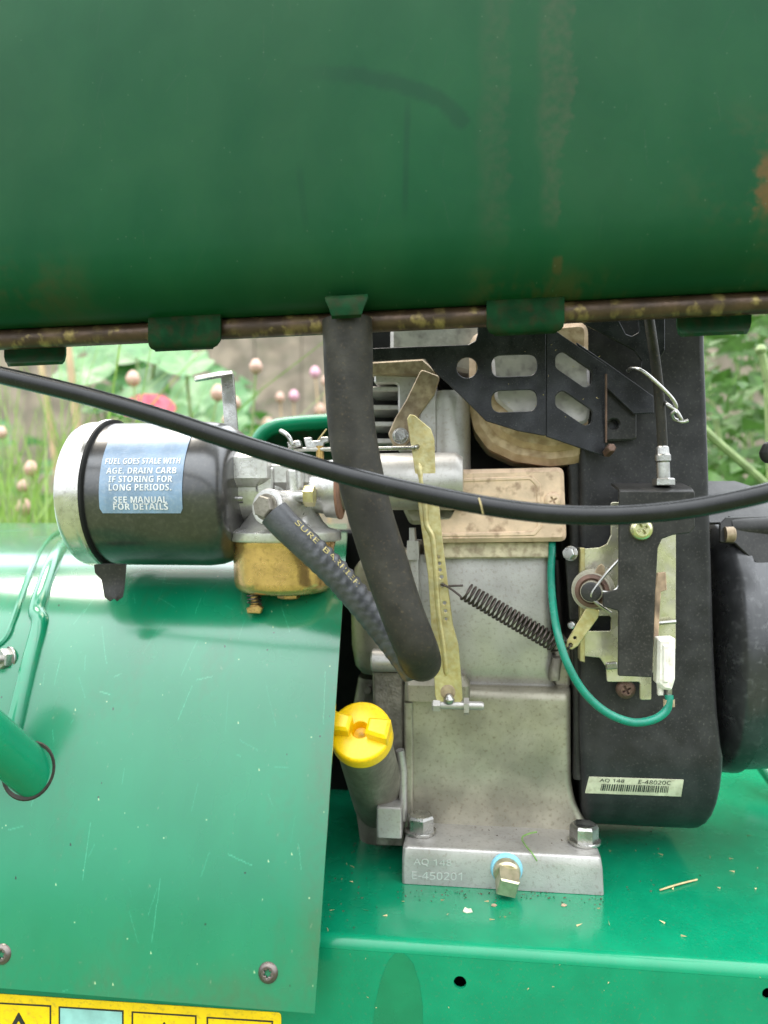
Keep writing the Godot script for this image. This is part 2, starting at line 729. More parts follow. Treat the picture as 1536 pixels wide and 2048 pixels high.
func materials() -> void:
	var deck := mat("green_paint", L(0.001, 0.175, 0.08), L(0.002, 0.195, 0.09), 0.22, 0.3, 0.0, 7.0, 0.003, 0.06, [L(0.12, 0.12, 0.06), 0.14, 0.14, 0.35, 0.15])
	deck.clearcoat_enabled = true
	deck.metallic_specular = 0.3
	deck.clearcoat = 0.4
	deck.clearcoat_roughness = 0.12
	var cowl := mat("cowl_paint", L(0.002, 0.16, 0.075), L(0.003, 0.2, 0.095), 0.2, 0.3, 0.0, 5.0, 0.003, 0.06, [L(0.10, 0.13, 0.07), 0.14, 0.09, 0.3, 0.2])
	cowl.clearcoat_enabled = true
	cowl.clearcoat = 0.9
	cowl.metallic_specular = 0.4
	cowl.clearcoat_roughness = 0.16
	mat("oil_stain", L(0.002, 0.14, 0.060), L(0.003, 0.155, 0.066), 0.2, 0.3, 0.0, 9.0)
	mat("screw_metal", L(0.10, 0.085, 0.075), L(0.19, 0.165, 0.15), 0.26, 0.4, 0.7, 14.0, 0.003, 0.1, [L(0.1, 0.06, 0.04), 0.3, 0.06])
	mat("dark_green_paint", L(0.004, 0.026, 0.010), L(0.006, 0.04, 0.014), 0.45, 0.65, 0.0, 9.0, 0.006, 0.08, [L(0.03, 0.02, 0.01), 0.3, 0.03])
	mat("black_paint", L(0.022, 0.021, 0.022), L(0.034, 0.033, 0.034), 0.28, 0.46, 0.0, 9.0, 0.004, 0.09, [L(0.16, 0.15, 0.13), 0.12, 0.11, 0.4, 0.2])
	mat("satin_black", L(0.02, 0.019, 0.019), L(0.03, 0.029, 0.027), 0.3, 0.42, 0.0, 9.0, 0.003, 0.09, [L(0.1, 0.09, 0.08), 0.1, 0.12])
	mat("drum_black", L(0.02, 0.02, 0.022), L(0.032, 0.032, 0.034), 0.24, 0.4, 0.0, 9.0, 0.003, 0.05, [L(0.2, 0.2, 0.2), 0.14, 0.04, 0.4, 0.2])
	mat("guard_black", L(0.014, 0.015, 0.018), L(0.03, 0.03, 0.035), 0.24, 0.42, 0.0, 11.0, 0.003, 0.09, [L(0.34, 0.32, 0.29), 0.11, 0.22, 0.6, 0.12])
	var can := mat("canister_black", L(0.010, 0.010, 0.011), L(0.02, 0.019, 0.018), 0.3, 0.4, 0.0, 10.0, 0.006, 0.03, [L(0.07, 0.06, 0.05), 0.2, 0.06])
	can.clearcoat_enabled = true
	can.clearcoat = 1.0
	can.clearcoat_roughness = 0.22
	mat("rubber", L(0.017, 0.016, 0.014), L(0.035, 0.032, 0.025), 0.5, 0.72, 0.0, 9.0, 0.01, 0.09, [L(0.16, 0.11, 0.05), 0.09, 0.1, 0.5, 0.2])
	mat("hose_rubber", L(0.035, 0.036, 0.04), L(0.055, 0.057, 0.063), 0.36, 0.5, 0.0, 14.0, 0.01, 0.07, [L(0.12, 0.11, 0.1), 0.1, 0.1])
	mat("cable_sheath", L(0.006, 0.006, 0.007), L(0.012, 0.012, 0.012), 0.2, 0.3, 0.0, 12.0, 0.0, 0.05, [L(0.14, 0.13, 0.11), 0.03, 0.12, 0.4, 0.15])
	mat("cast_metal", L(0.33, 0.315, 0.29), L(0.45, 0.43, 0.40), 0.36, 0.5, 0.6, 8.0, 0.008, 0.3, [L(0.14, 0.10, 0.055), 0.16, 0.09, 0.45, 0.22], 0.006)
	mat("cast_oily", L(0.24, 0.215, 0.16), L(0.36, 0.33, 0.255), 0.34, 0.5, 0.45, 8.0, 0.008, 0.3, [L(0.10, 0.065, 0.025), 0.17, 0.085, 0.55, 0.22], 0.006)
	mat("carb_metal", L(0.52, 0.5, 0.47), L(0.64, 0.62, 0.59), 0.26, 0.38, 0.7, 12.0, 0.006, 0.25, [L(0.15, 0.11, 0.06), 0.18, 0.06, 0.4, 0.3])
	mat("dark_cast", L(0.16, 0.145, 0.12), L(0.27, 0.245, 0.2), 0.45, 0.65, 0.4, 8.0, 0.02, 0.12, [L(0.05, 0.04, 0.02), 0.3, 0.05, 0.4, 0.4])
	mat("plated_steel", L(0.34, 0.33, 0.30), L(0.5, 0.49, 0.46), 0.22, 0.38, 0.95, 14.0, 0.004, 0.1, [L(0.2, 0.15, 0.1), 0.2, 0.08, 0.35, 0.3])
	mat("zinc_plate", L(0.5, 0.45, 0.34), L(0.62, 0.57, 0.47), 0.2, 0.34, 0.65, 12.0, 0.003, 0.08, [L(0.5, 0.5, 0.2), 0.34, 0.014, 0.5, 0.5])
	mat("yellow_zinc", L(0.42, 0.35, 0.13), L(0.55, 0.49, 0.26), 0.28, 0.44, 0.6, 12.0, 0.005, 0.08, [L(0.33, 0.22, 0.03), 0.28, 0.04, 0.5, 0.5])
	mat("bowl_zinc", L(0.62, 0.36, 0.11), L(0.76, 0.47, 0.19), 0.2, 0.32, 0.8, 13.0, 0.006, 0.08, [L(0.06, 0.035, 0.01), 0.17, 0.045])
	mat("brass", L(0.45, 0.26, 0.08), L(0.55, 0.36, 0.13), 0.3, 0.45, 0.85, 14.0, 0.006, 0.1, [L(0.05, 0.03, 0.01), 0.3, 0.08])
	mat("silver_cap", L(0.6, 0.56, 0.5), L(0.72, 0.68, 0.63), 0.18, 0.32, 0.9, 10.0, 0.003, 0.06, [L(0.1, 0.08, 0.05), 0.2, 0.045, 0.5, 0.25])
	mat("muffler_paint", L(0.55, 0.36, 0.21), L(0.66, 0.48, 0.32), 0.5, 0.7, 0.0, 9.0, 0.012, 0.1, [L(0.24, 0.12, 0.04), 0.34, 0.03, 0.6, 0.4])
	mat("valve_paint", L(0.66, 0.44, 0.28), L(0.76, 0.55, 0.38), 0.5, 0.65, 0.0, 9.0, 0.008, 0.1, [L(0.16, 0.07, 0.03), 0.2, 0.022, 0.7, 0.2])
	mat("pale_can", L(0.42, 0.38, 0.36), L(0.55, 0.51, 0.49), 0.45, 0.6, 0.3, 8.0, 0.008, 0.09, [L(0.12, 0.09, 0.1), 0.2, 0.03])
	mat("tan_strap", L(0.25, 0.18, 0.10), L(0.4, 0.31, 0.2), 0.45, 0.6, 0.3, 9.0, 0.008, 0.1, [L(0.1, 0.05, 0.02), 0.35, 0.04])
	mat("rust", L(0.09, 0.05, 0.035), L(0.19, 0.11, 0.08), 0.5, 0.7, 0.4, 16.0, 0.014, 0.12)
	mat("rod_steel", L(0.035, 0.022, 0.014), L(0.09, 0.052, 0.03), 0.35, 0.6, 0.4, 9.0, 0.01, 0.1, [L(0.40, 0.30, 0.10), 0.24, 0.018, 0.75, 0.14])
	mat("spring_steel", L(0.05, 0.038, 0.032), L(0.1, 0.08, 0.07), 0.35, 0.5, 0.8, 16.0, 0.003, 0.1)
	var cap := mat("yellow_plastic", L(0.86, 0.5, 0.001), L(0.92, 0.58, 0.002), 0.28, 0.4, 0.0, 12.0, 0.004, 0.1, [L(0.22, 0.13, 0.01), 0.14, 0.09])
	cap.subsurf_scatter_enabled = true
	cap.subsurf_scatter_strength = 0.05
	mat("white_plastic", L(0.66, 0.6, 0.5), L(0.78, 0.74, 0.66), 0.35, 0.5, 0.0, 12.0, 0.004, 0.1, [L(0.3, 0.2, 0.1), 0.12, 0.05])
	mat("green_wire", L(0.001, 0.16, 0.1), L(0.002, 0.2, 0.13), 0.25, 0.36, 0.0, 12.0, 0.002, 0.1, [L(0.03, 0.05, 0.03), 0.1, 0.07])
	mat("blue_label", L(0.12, 0.20, 0.31), L(0.16, 0.25, 0.37), 0.3, 0.42, 0.0, 14.0, 0.002, 0.05, [L(0.3, 0.34, 0.38), 0.2, 0.05, 0.4, 0.3])
	M.blue_label.clearcoat_enabled = true
	M.blue_label.clearcoat = 1.0
	M.blue_label.clearcoat_roughness = 0.34
	mat("print_white", L(0.5, 0.52, 0.54), L(0.66, 0.67, 0.68), 0.4, 0.5, 0.0)
	mat("print_yellow", L(0.32, 0.26, 0.09), L(0.42, 0.35, 0.13), 0.5, 0.6, 0.0)
	mat("print_black", L(0.012, 0.012, 0.012), L(0.02, 0.02, 0.02), 0.45, 0.55, 0.0)
	mat("sticker_cream", L(0.5, 0.48, 0.33), L(0.6, 0.58, 0.42), 0.4, 0.5, 0.0, 14.0, 0.0, 0.1, [L(0.25, 0.22, 0.12), 0.2, 0.04])
	mat("warning_yellow", L(0.86, 0.55, 0.002), L(0.9, 0.6, 0.004), 0.3, 0.42, 0.0, 12.0, 0.002, 0.05, [L(0.3, 0.2, 0.04), 0.12, 0.05])
	mat("warning_blue", L(0.16, 0.5, 0.5), L(0.3, 0.58, 0.55), 0.35, 0.5, 0.0, 10.0, 0.003, 0.03)
	mat("sealant_blue", L(0.14, 0.42, 0.56), L(0.22, 0.5, 0.62), 0.5, 0.6, 0.0)
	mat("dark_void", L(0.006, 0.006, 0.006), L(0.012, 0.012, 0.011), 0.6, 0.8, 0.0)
	mat("engraved", L(0.5, 0.49, 0.46), L(0.58, 0.57, 0.54), 0.35, 0.45, 0.6)
	mat("brass_plug", L(0.5, 0.42, 0.26), L(0.62, 0.55, 0.38), 0.3, 0.42, 0.8, 12.0, 0.005, 0.1, [L(0.2, 0.24, 0.12), 0.3, 0.03])
	mat("valve_bare", L(0.42, 0.36, 0.22), L(0.58, 0.5, 0.34), 0.5, 0.65, 0.2, 9.0, 0.008, 0.1, [L(0.12, 0.06, 0.025), 0.34, 0.04])
	mat("yellow_screw", L(0.6, 0.56, 0.28), L(0.7, 0.66, 0.4), 0.2, 0.32, 0.9, 14.0)
	mat("red_strip", L(0.2, 0.085, 0.055), L(0.5, 0.34, 0.22), 0.45, 0.6, 0.1, 10.0)
	mat("gasket", L(0.2, 0.09, 0.05), L(0.28, 0.14, 0.09), 0.6, 0.8, 0.0)
	for q in ["black_paint", "satin_black", "guard_black", "rubber", "dark_void", "dark_green_paint"]:
		M[q].metallic_specular = 0.15 if q == "dark_green_paint" else 0.32
	M.cable_sheath.metallic_specular = 0.38
	# garden
	mat("fence_wood", L(0.17, 0.125, 0.09), L(0.3, 0.24, 0.18), 0.7, 0.9, 0.0, 1.5, 0.1, 0.05, [L(0.1, 0.1, 0.06), 0.3, 0.02])
	mat("cane", L(0.42, 0.27, 0.15), L(0.55, 0.38, 0.22), 0.5, 0.7, 0.0, 3.0)
	for q in [["leaf", L(0.07, 0.2, 0.07), L(0.13, 0.3, 0.11)], ["grass", L(0.16, 0.27, 0.04), L(0.28, 0.42, 0.09)], ["shrub", L(0.05, 0.13, 0.03), L(0.12, 0.24, 0.06)], ["stem", L(0.2, 0.3, 0.08), L(0.32, 0.42, 0.16)]]:
		var m := mat(q[0], q[1], q[2], 0.4, 0.6, 0.0, 4.0, 0.0, 0.05, [], 0.03)
		m.backlight_enabled = true
		m.backlight = L(0.25, 0.4, 0.08)
	mat("lawn", L(0.07, 0.12, 0.03), L(0.13, 0.18, 0.06), 0.8, 1.0, 0.0, 0.7, 0.0, 0.05, [L(0.09, 0.07, 0.04), 0.3, 0.05], 0.04)
	mat("red_petal", L(0.55, 0.03, 0.06), L(0.68, 0.09, 0.13), 0.5, 0.6, 0.0, 8.0)
	mat("bud", L(0.45, 0.24, 0.18), L(0.58, 0.36, 0.28), 0.5, 0.6, 0.0, 8.0)
	mat("pink_petal", L(0.6, 0.25, 0.36), L(0.7, 0.36, 0.46), 0.5, 0.6, 0.0, 8.0)
	mat("straw", L(0.4, 0.27, 0.1), L(0.6, 0.46, 0.22), 0.6, 0.8, 0.0, 30.0)
	mat("soil", L(0.05, 0.035, 0.02), L(0.12, 0.085, 0.05), 0.8, 0.95, 0.0, 30.0)
	mat("clipping", L(0.08, 0.2, 0.04), L(0.16, 0.3, 0.07), 0.5, 0.7, 0.0, 30.0)
	mat("terracotta", L(0.42, 0.19, 0.12), L(0.5, 0.26, 0.18), 0.7, 0.9, 0.0, 6.0)


# ------------------------------------------------------------------ the garden behind
func blade(p: Piece, root: Vector3, tip: Vector3, bend: Vector3, w: float, seg := 5) -> void:
	var side := (tip - root).cross(Vector3(rng.randf_range(-1, 1), 0.1, rng.randf_range(-1, 1))).normalized() * w
	var last := []
	for i in seg + 1:
		var k := float(i) / seg
		var c := root.lerp(tip, k) + bend * (k * k)
		var s := side * (1.0 - k * 0.9)
		if i: p.quad(last[0], last[1], c + s, c - s)
		last = [c - s, c + s]


func round_leaf(at: Vector3, normal: Vector3, r: float, lobes := 5) -> Shape:
	var p := Piece.new()
	var xf := axis(at, normal)
	var n := 30
	var rings := []
	for k in 4:
		var ring := []
		for i in n:
			var a := TAU * i / n
			var rr := r * k / 3.0 * (1.0 + 0.10 * cos(a * lobes) * k / 3.0)
			ring.append(xf * Vector3(cos(a) * rr, 0.12 * rr * rr / r + 0.05 * r * cos(a * lobes) * k / 3.0, sin(a) * rr))
		rings.append(ring)
	for k in 3:
		for i in n:
			var j := (i + 1) % n
			if k == 0: p.tri(rings[0][0], rings[1][j], rings[1][i])
			else: p.quad(rings[k][i], rings[k][j], rings[k + 1][j], rings[k + 1][i])
	return S().add(p, Transform3D.IDENTITY, false)


func ball(at: Vector3, r: float, stretch := 1.25) -> Piece:
	var pr := []
	for i in 9:
		var a := PI * i / 8.0
		pr.append(Vector2(sin(a) * r * (1.0 if i < 5 else 0.85), -cos(a) * r * stretch))
	var p := lathe(pr, 12)
	for i in p.t.size(): p.t[i] += at
	return p


func garden() -> void:
	# ground
	var g := Piece.new()
	g.quad(Vector3(-30, 0, 30), Vector3(30, 0, 30), Vector3(30, 0, -30), Vector3(-30, 0, -30))
	tag(part("ground", S().add(g, Transform3D.IDENTITY, false), M.lawn), "", "", "", "structure")
	# fence of weathered boards
	var fence := thing("garden_fence", "weathered grey brown board fence far behind the plants", "fence", Vector3(0, 0, -1.75))
	var x := -1.75
	while x < 1.4:
		var w := rng.randf_range(0.135, 0.15)
		var dz := rng.randf_range(-0.006, 0.006)
		part("plank", S().add(box(Vector3(x + w / 2, 0.78 + rng.randf_range(-0.01, 0.01), -1.75 + dz), Vector3(w - 0.0015, 1.5, 0.02), 0.003)), M.fence_wood, fence)
		x += w
	for y in [0.3, 1.25]:
		part("rail", S().add(box(Vector3(-0.17, y, -1.785), Vector3(3.15, 0.08, 0.04), 0.003)), M.fence_wood, fence)
	for px in [-1.3, 0.6]:
		part("post", S().add(box(Vector3(px, 0.8, -1.855), Vector3(0.09, 1.6, 0.09), 0.004)), M.fence_wood, fence)
	# garden canes
	var ci := 0
	for c in [[[70, 640], [122, 1000], -0.62, 7.0], [[130, 640], [172, 1000], -0.55, 8.0]]:
		var a := P(c[0][0], c[0][1], c[2])
		var b := P(c[1][0], c[1][1], c[2])
		var low := b + (b - a) * (b.y / (a.y - b.y))
		var o := part("garden_cane", S().add(tube([a, b, low], c[3] * unit(c[2]) * 1.0, 8)), M.cane, self, "", 38.0, false, low)
		tag(o, ["thin tan cane leaning behind the grass at far left", "thicker tan cane just right of another cane behind the air filter"][ci], "cane", "garden canes")
		ci += 1
	# broad-leaved plant
	var z := -0.62
	var root := P(330, 1024, z)
	root.y = 0
	var pl := thing("broad_leaved_plant", "pale green plant with broad round leaves behind the air filter", "plant", root)
	var li := 0
	for q in [[170, 745, 62], [232, 700, 70], [312, 690, 74], [392, 800, 84], [440, 850, 60], [372, 730, 55], [300, 770, 60], [205, 800, 46], [350, 850, 60], [465, 800, 44], [140, 700, 52], [270, 650, 60], [258, 745, 48]]:
		var zz := z + rng.randf_range(-0.1, 0.08)
		var c := P(q[0], q[1], zz)
		var nn := Vector3(rng.randf_range(-0.5, 0.5), rng.randf_range(0.5, 1.1), rng.randf_range(0.6, 1.1))
		part("leaf", round_leaf(c, nn, q[2] * unit(zz), 5 + li % 3), M.leaf, pl)
		var mid := c.lerp(root, 0.4) + Vector3(rng.randf_range(-0.04, 0.04), 0.05, -0.01)
		part("stem", S().add(tube(smooth_path([root + Vector3(rng.randf_range(-0.03, 0.03), 0, 0), mid, c - nn.normalized() * 0.001], 5), 0.0022, 6)), M.stem, pl)
		li += 1
	# low leafy growth in front of the fence
	var gc := P(260, 1024, -1.15)
	gc.y = 0
	var low := thing("garden_shrub", "loose light green shrub in front of the fence behind the air filter", "shrub", gc)
	var lp := Piece.new()
	for i in 2600:
		var zz := rng.randf_range(-1.5, -0.85)
		var c := P(rng.randf_range(-200, 560), 1024, zz)
		c.y = rng.randf_range(0.05, 0.62 + 0.16 * sin(c.x * 9.0))
		var d := Vector3(rng.randfn(), rng.randf_range(-0.1, 1.0), rng.randfn()).normalized()
		var ln := rng.randf_range(0.03, 0.065)
		blade(lp, c, c + d * ln, Vector3(0, -ln * 0.3, 0), ln * rng.randf_range(0.16, 0.3), 3)
	tag(part("foliage", S().add(lp, Transform3D.IDENTITY, false), M.leaf, low, "", 0.0), "", "", "", "stuff")
	for i in 6:
		var c := P(rng.randf_range(-150, 520), 1024, rng.randf_range(-1.4, -0.95))
		c.y = 0
		part("stem", S().add(tube(smooth_path([c, c + Vector3(rng.randfn() * 0.03, 0.3, 0), c + Vector3(rng.randfn() * 0.06, 0.58, 0)], 4), 0.003, 6)), M.stem, low)
	# red flower
	z = -0.5
	var fc := P(297, 822, z)
	var fl := thing("red_flower", "single red flower peeping over the black cable", "flower", Vector3(fc.x, 0, fc.z))
	for i in 7:
		var a := TAU * i / 7.0
		var d := Vector3(cos(a) * 0.017, 0.006, sin(a) * 0.013)
		part("petal", round_leaf(fc + d, Vector3(cos(a) * 0.9, 0.7, sin(a) * 0.9 + 0.5), 0.017, 2), M.red_petal, fl)
	part("heart", S().add(ball(fc + Vector3(0, 0.001, 0), 0.013, 0.8)), M.red_petal, fl)
	part("stem", S().add(tube(smooth_path([Vector3(fc.x + 0.02, 0, fc.z - 0.02), fc.lerp(Vector3(fc.x, 0, fc.z), 0.5), fc - Vector3(0, 0.008, 0)], 5), 0.0024, 6)), M.stem, fl)
	# plants with small pink buds
	var sets := [["slender plant with three round pink buds in the long grass at left", [[62, 937, 15], [48, 1015, 17], [46, 972, 12], [4, 865, 12]], -0.35],
		["slender plant with pale pink buds between the leaves and the green loop", [[266, 757, 15], [436, 786, 16], [470, 806, 13], [512, 733, 14], [455, 840, 12]], -0.45],
		["slender pink flowered plant just left of the thick black hose", [[560, 795, 10], [588, 792, 11], [630, 745, 11], [652, 762, 10], [640, 820, 12], [535, 850, 14], [520, 880, 10], [668, 740, 11]], -0.75]]
	for si in sets.size():
		var s: Array = sets[si]
		var zz: float = s[2]
		var r0 := P(s[1][1][0], 1024, zz)
		r0.y = 0
		var o := thing("budding_plant", s[0], "plant", r0, "plants with pink buds")
		for b in s[1]:
			var bz := zz + rng.randf_range(-0.05, 0.05)
			var c := P(b[0], b[1], bz)
			part("bud", S().add(ball(c, b[2] * unit(bz), 1.15)), M.bud if (si < 2 or b[2] % 2 == 0) else M.pink_petal, o)
			var foot := r0 + Vector3(rng.randf_range(-0.05, 0.05), 0, rng.randf_range(-0.03, 0.03))
			part("stem", S().add(tube(smooth_path([foot, foot.lerp(c, 0.5) + Vector3(rng.randf_range(-0.03, 0.03), 0, 0), c], 5), 0.0014, 5)), M.cane if si == 2 else M.stem, o)
	# long grass
	var lg := Piece.new()
	for i in 2600:
		var zz := rng.randf_range(-1.35, -0.22)
		var r := P(rng.randf_range(-260, 900), 1024, zz)
		if r.x > -0.16 - zz * 0.1 and zz > -0.7: continue
		r.y = 0.0
		var h := rng.randf_range(0.34, 0.52) if r.x > P(250, 1024, zz).x else rng.randf_range(0.38, 0.64)
		var lean := Vector3(rng.randfn() * 0.07, 0, rng.randfn() * 0.05)
		blade(lg, r, r + Vector3(0, h, 0) + lean, Vector3(rng.randfn() * 0.09, -rng.randf_range(0.0, 0.08), rng.randfn() * 0.05), rng.randf_range(0.0014, 0.0034))
	for i in 26:
		var zz := rng.randf_range(-0.5, -0.3)
		var r := P(rng.randf_range(-60, 150), 1024, zz)
		r.y = 0.2
		blade(lg, r, r + Vector3(rng.randfn() * 0.08, rng.randf_range(0.3, 0.42), 0), Vector3(rng.randfn() * 0.14, -0.06, 0), rng.randf_range(0.003, 0.0055), 8)
	for i in 420:
		var zz := rng.randf_range(-0.75, -0.28)
		var r := P(rng.randf_range(-140, 190), 1024, zz)
		r.y = 0.15
		blade(lg, r, r + Vector3(rng.randfn() * 0.09, rng.randf_range(0.36, 0.62), 0), Vector3(rng.randfn() * 0.12, -rng.randf_range(0.02, 0.12), rng.randfn() * 0.04), rng.randf_range(0.0018, 0.0042), 7)
	tag(part("long_grass", S().add(lg, Transform3D.IDENTITY, false), M.grass, self, "", 0.0), "unmown grass behind the mower", "grass", "", "stuff")
	# bush at the right
	var r1 := P(1530, 1024, -0.6)
	r1.y = 0
	var bush := thing("leafy_bush", "dense green bush of small leaves beyond the black housing", "bush", r1)
	var cr := Piece.new()
	for i in 2600:
		var zz := rng.randf_range(-0.85, -0.35)
		var c := P(rng.randf_range(1340, 1720), 1024, zz)
		c.y = rng.randf_range(0.12, 0.86)
		var d := Vector3(rng.randfn(), rng.randf_range(-0.2, 1.0), rng.randfn()).normalized()
		var ln := rng.randf_range(0.018, 0.042)
		blade(cr, c, c + d * ln, Vector3(0, -ln * 0.3, 0), ln * rng.randf_range(0.14, 0.26), 3)
	tag(part("foliage", S().add(cr, Transform3D.IDENTITY, false), M.shrub, bush, "", 0.0), "", "", "", "stuff")
	for i in 7:
		var zz := rng.randf_range(-0.8, -0.45)
		var c := P(rng.randf_range(1400, 1640), 1024, zz)
		c.y = 0
		part("stem", S().add(tube(smooth_path([c, c + Vector3(rng.randfn() * 0.03, 0.4, 0), c + Vector3(rng.randfn() * 0.06, 0.8, 0)], 4), 0.003, 6)), M.stem, bush)
	z = -0.2
	var bp := P(1522, 700, z)
	var bs := thing("seed_head_plant", "pale green stems with one round seed head right of the housing", "plant", Vector3(bp.x + 0.02, 0, z))
	part("seed_head", S().add(ball(bp, 11 * unit(z), 1.0)), M.stem, bs)
	part("stem", S().add(tube(smooth_path([Vector3(bp.x + 0.02, 0, z), P(1540, 900, z), P(1533, 760, z), bp], 6), 8 * unit(z), 8)), M.stem, bs)
	part("stem", S().add(tube(smooth_path([P(1620, 1060, z), P(1536, 972, z), P(1440, 888, z), P(1400, 850, z)], 6), 8 * unit(z), 8)), M.stem, bs)


# ------------------------------------------------------------------ fittings
# where the ray through a pixel meets a sheet that runs along x and has this outline [[y, z], ...]: [point, normal]
func hit(outline: Array, px: float, py: float) -> Array:
	var d := P(px, py, 0.0) - EYE
	for i in outline.size() - 1:
		var a := Vector2(outline[i][1], outline[i][0])
		var b := Vector2(outline[i + 1][1], outline[i + 1][0])
		var e := b - a
		var o := Vector2(EYE.z, EYE.y)
		var dd := Vector2(d.z, d.y)
		var den := dd.cross(e)
		if absf(den) < 1e-12: continue
		var s := (a - o).cross(e) / den
		var k := (a - o).cross(dd) / den
		if k >= -0.0005 and k <= 1.0005 and s > 0.0:
			var n := Vector3(0, -e.x, e.y).normalized()
			if n.dot(d) > 0.0: n = -n
			return [EYE + d * s, n]
	return [P(px, py, 0.0), Vector3.BACK]


func screw(parent: Node, at: Vector3, dir: Vector3, r: float, m: Material, cross := 4, called := "screw") -> void:
	var s := S()
	var xf := axis(at, dir) * Transform3D(Basis(Vector3.RIGHT, -PI / 2), Vector3.ZERO)
	var star := PackedVector2Array()
	for i in cross * 4:
		var a := TAU * i / (cross * 4)
		var q := i % 4
		star.append(Vector2.from_angle(a + 0.3) * r * ((0.46 if cross == 4 else 0.4) if q < 2 else (0.15 if cross == 4 else 0.27)))
	s.add(plate(circle(Vector2.ZERO, r * 0.64, 28), r * 0.3, r * 0.05, [star]), xf * Transform3D(Basis.IDENTITY, Vector3(0, 0, r * 0.62)))
	s.add(lathe([Vector2(r * 0.8, 0.0), Vector2(r, 0.0), Vector2(r, r * 0.16), Vector2(r * 0.95, r * 0.32), Vector2(r * 0.84, r * 0.48), Vector2(r * 0.63, r * 0.605), Vector2(r * 0.61, r * 0.58), Vector2(r * 0.6, r * 0.2)], 28), axis(at, dir))
	part(called, s, m, parent)


func hex_bolt(parent: Node, at: Vector3, dir: Vector3, r: float, h: float, m: Material, called := "bolt", turn := 0.2, washer := true) -> void:
	var s := S()
	if washer:
		s.add(lathe([Vector2(r * 1.12, 0.0), Vector2(r * 1.16, h * 0.05), Vector2(r * 1.16, h * 0.16), Vector2(r * 1.1, h * 0.2)], 28), axis(at, dir))
	s.add(lathe([Vector2(r, h * 0.1), Vector2(r, h * 0.86), Vector2(r * 0.9, h)], 6, turn), axis(at, dir))
	s.add(lathe([Vector2(r * 0.8, h * 0.98), Vector2(r * 0.8, h * 1.01), Vector2(r * 0.74, h * 1.03)], 24), axis(at, dir))
	part(called, s, m, parent, "", 25.0)


# ------------------------------------------------------------------ green body of the mower
var side_line := []          # [y, z] of the side cover, from its lower edge upwards


func rod_y(x: float) -> float:
	var a := P(0, 680, 0.075)
	var b := P(1536, 605, 0.075)
	return lerpf(a.y, b.y, (x - a.x) / (b.x - a.x))


# where the straight-looking right edge of the side cover lies at that height and depth
func cowl_edge(y: float, z: float) -> float:
	var px := 680.0
	for k in 4:
		var u := (px - 768.0) / FOCAL
		var py := 1024.0 - (y - EYE.y) * FOCAL * (cos(YAW) + u * sin(YAW)) / (EYE.z - z)
		px = 692.0 - 64.0 * clampf((py - 1080.0) / 944.0, 0.0, 1.1)
	return P(px, 1024, z).x


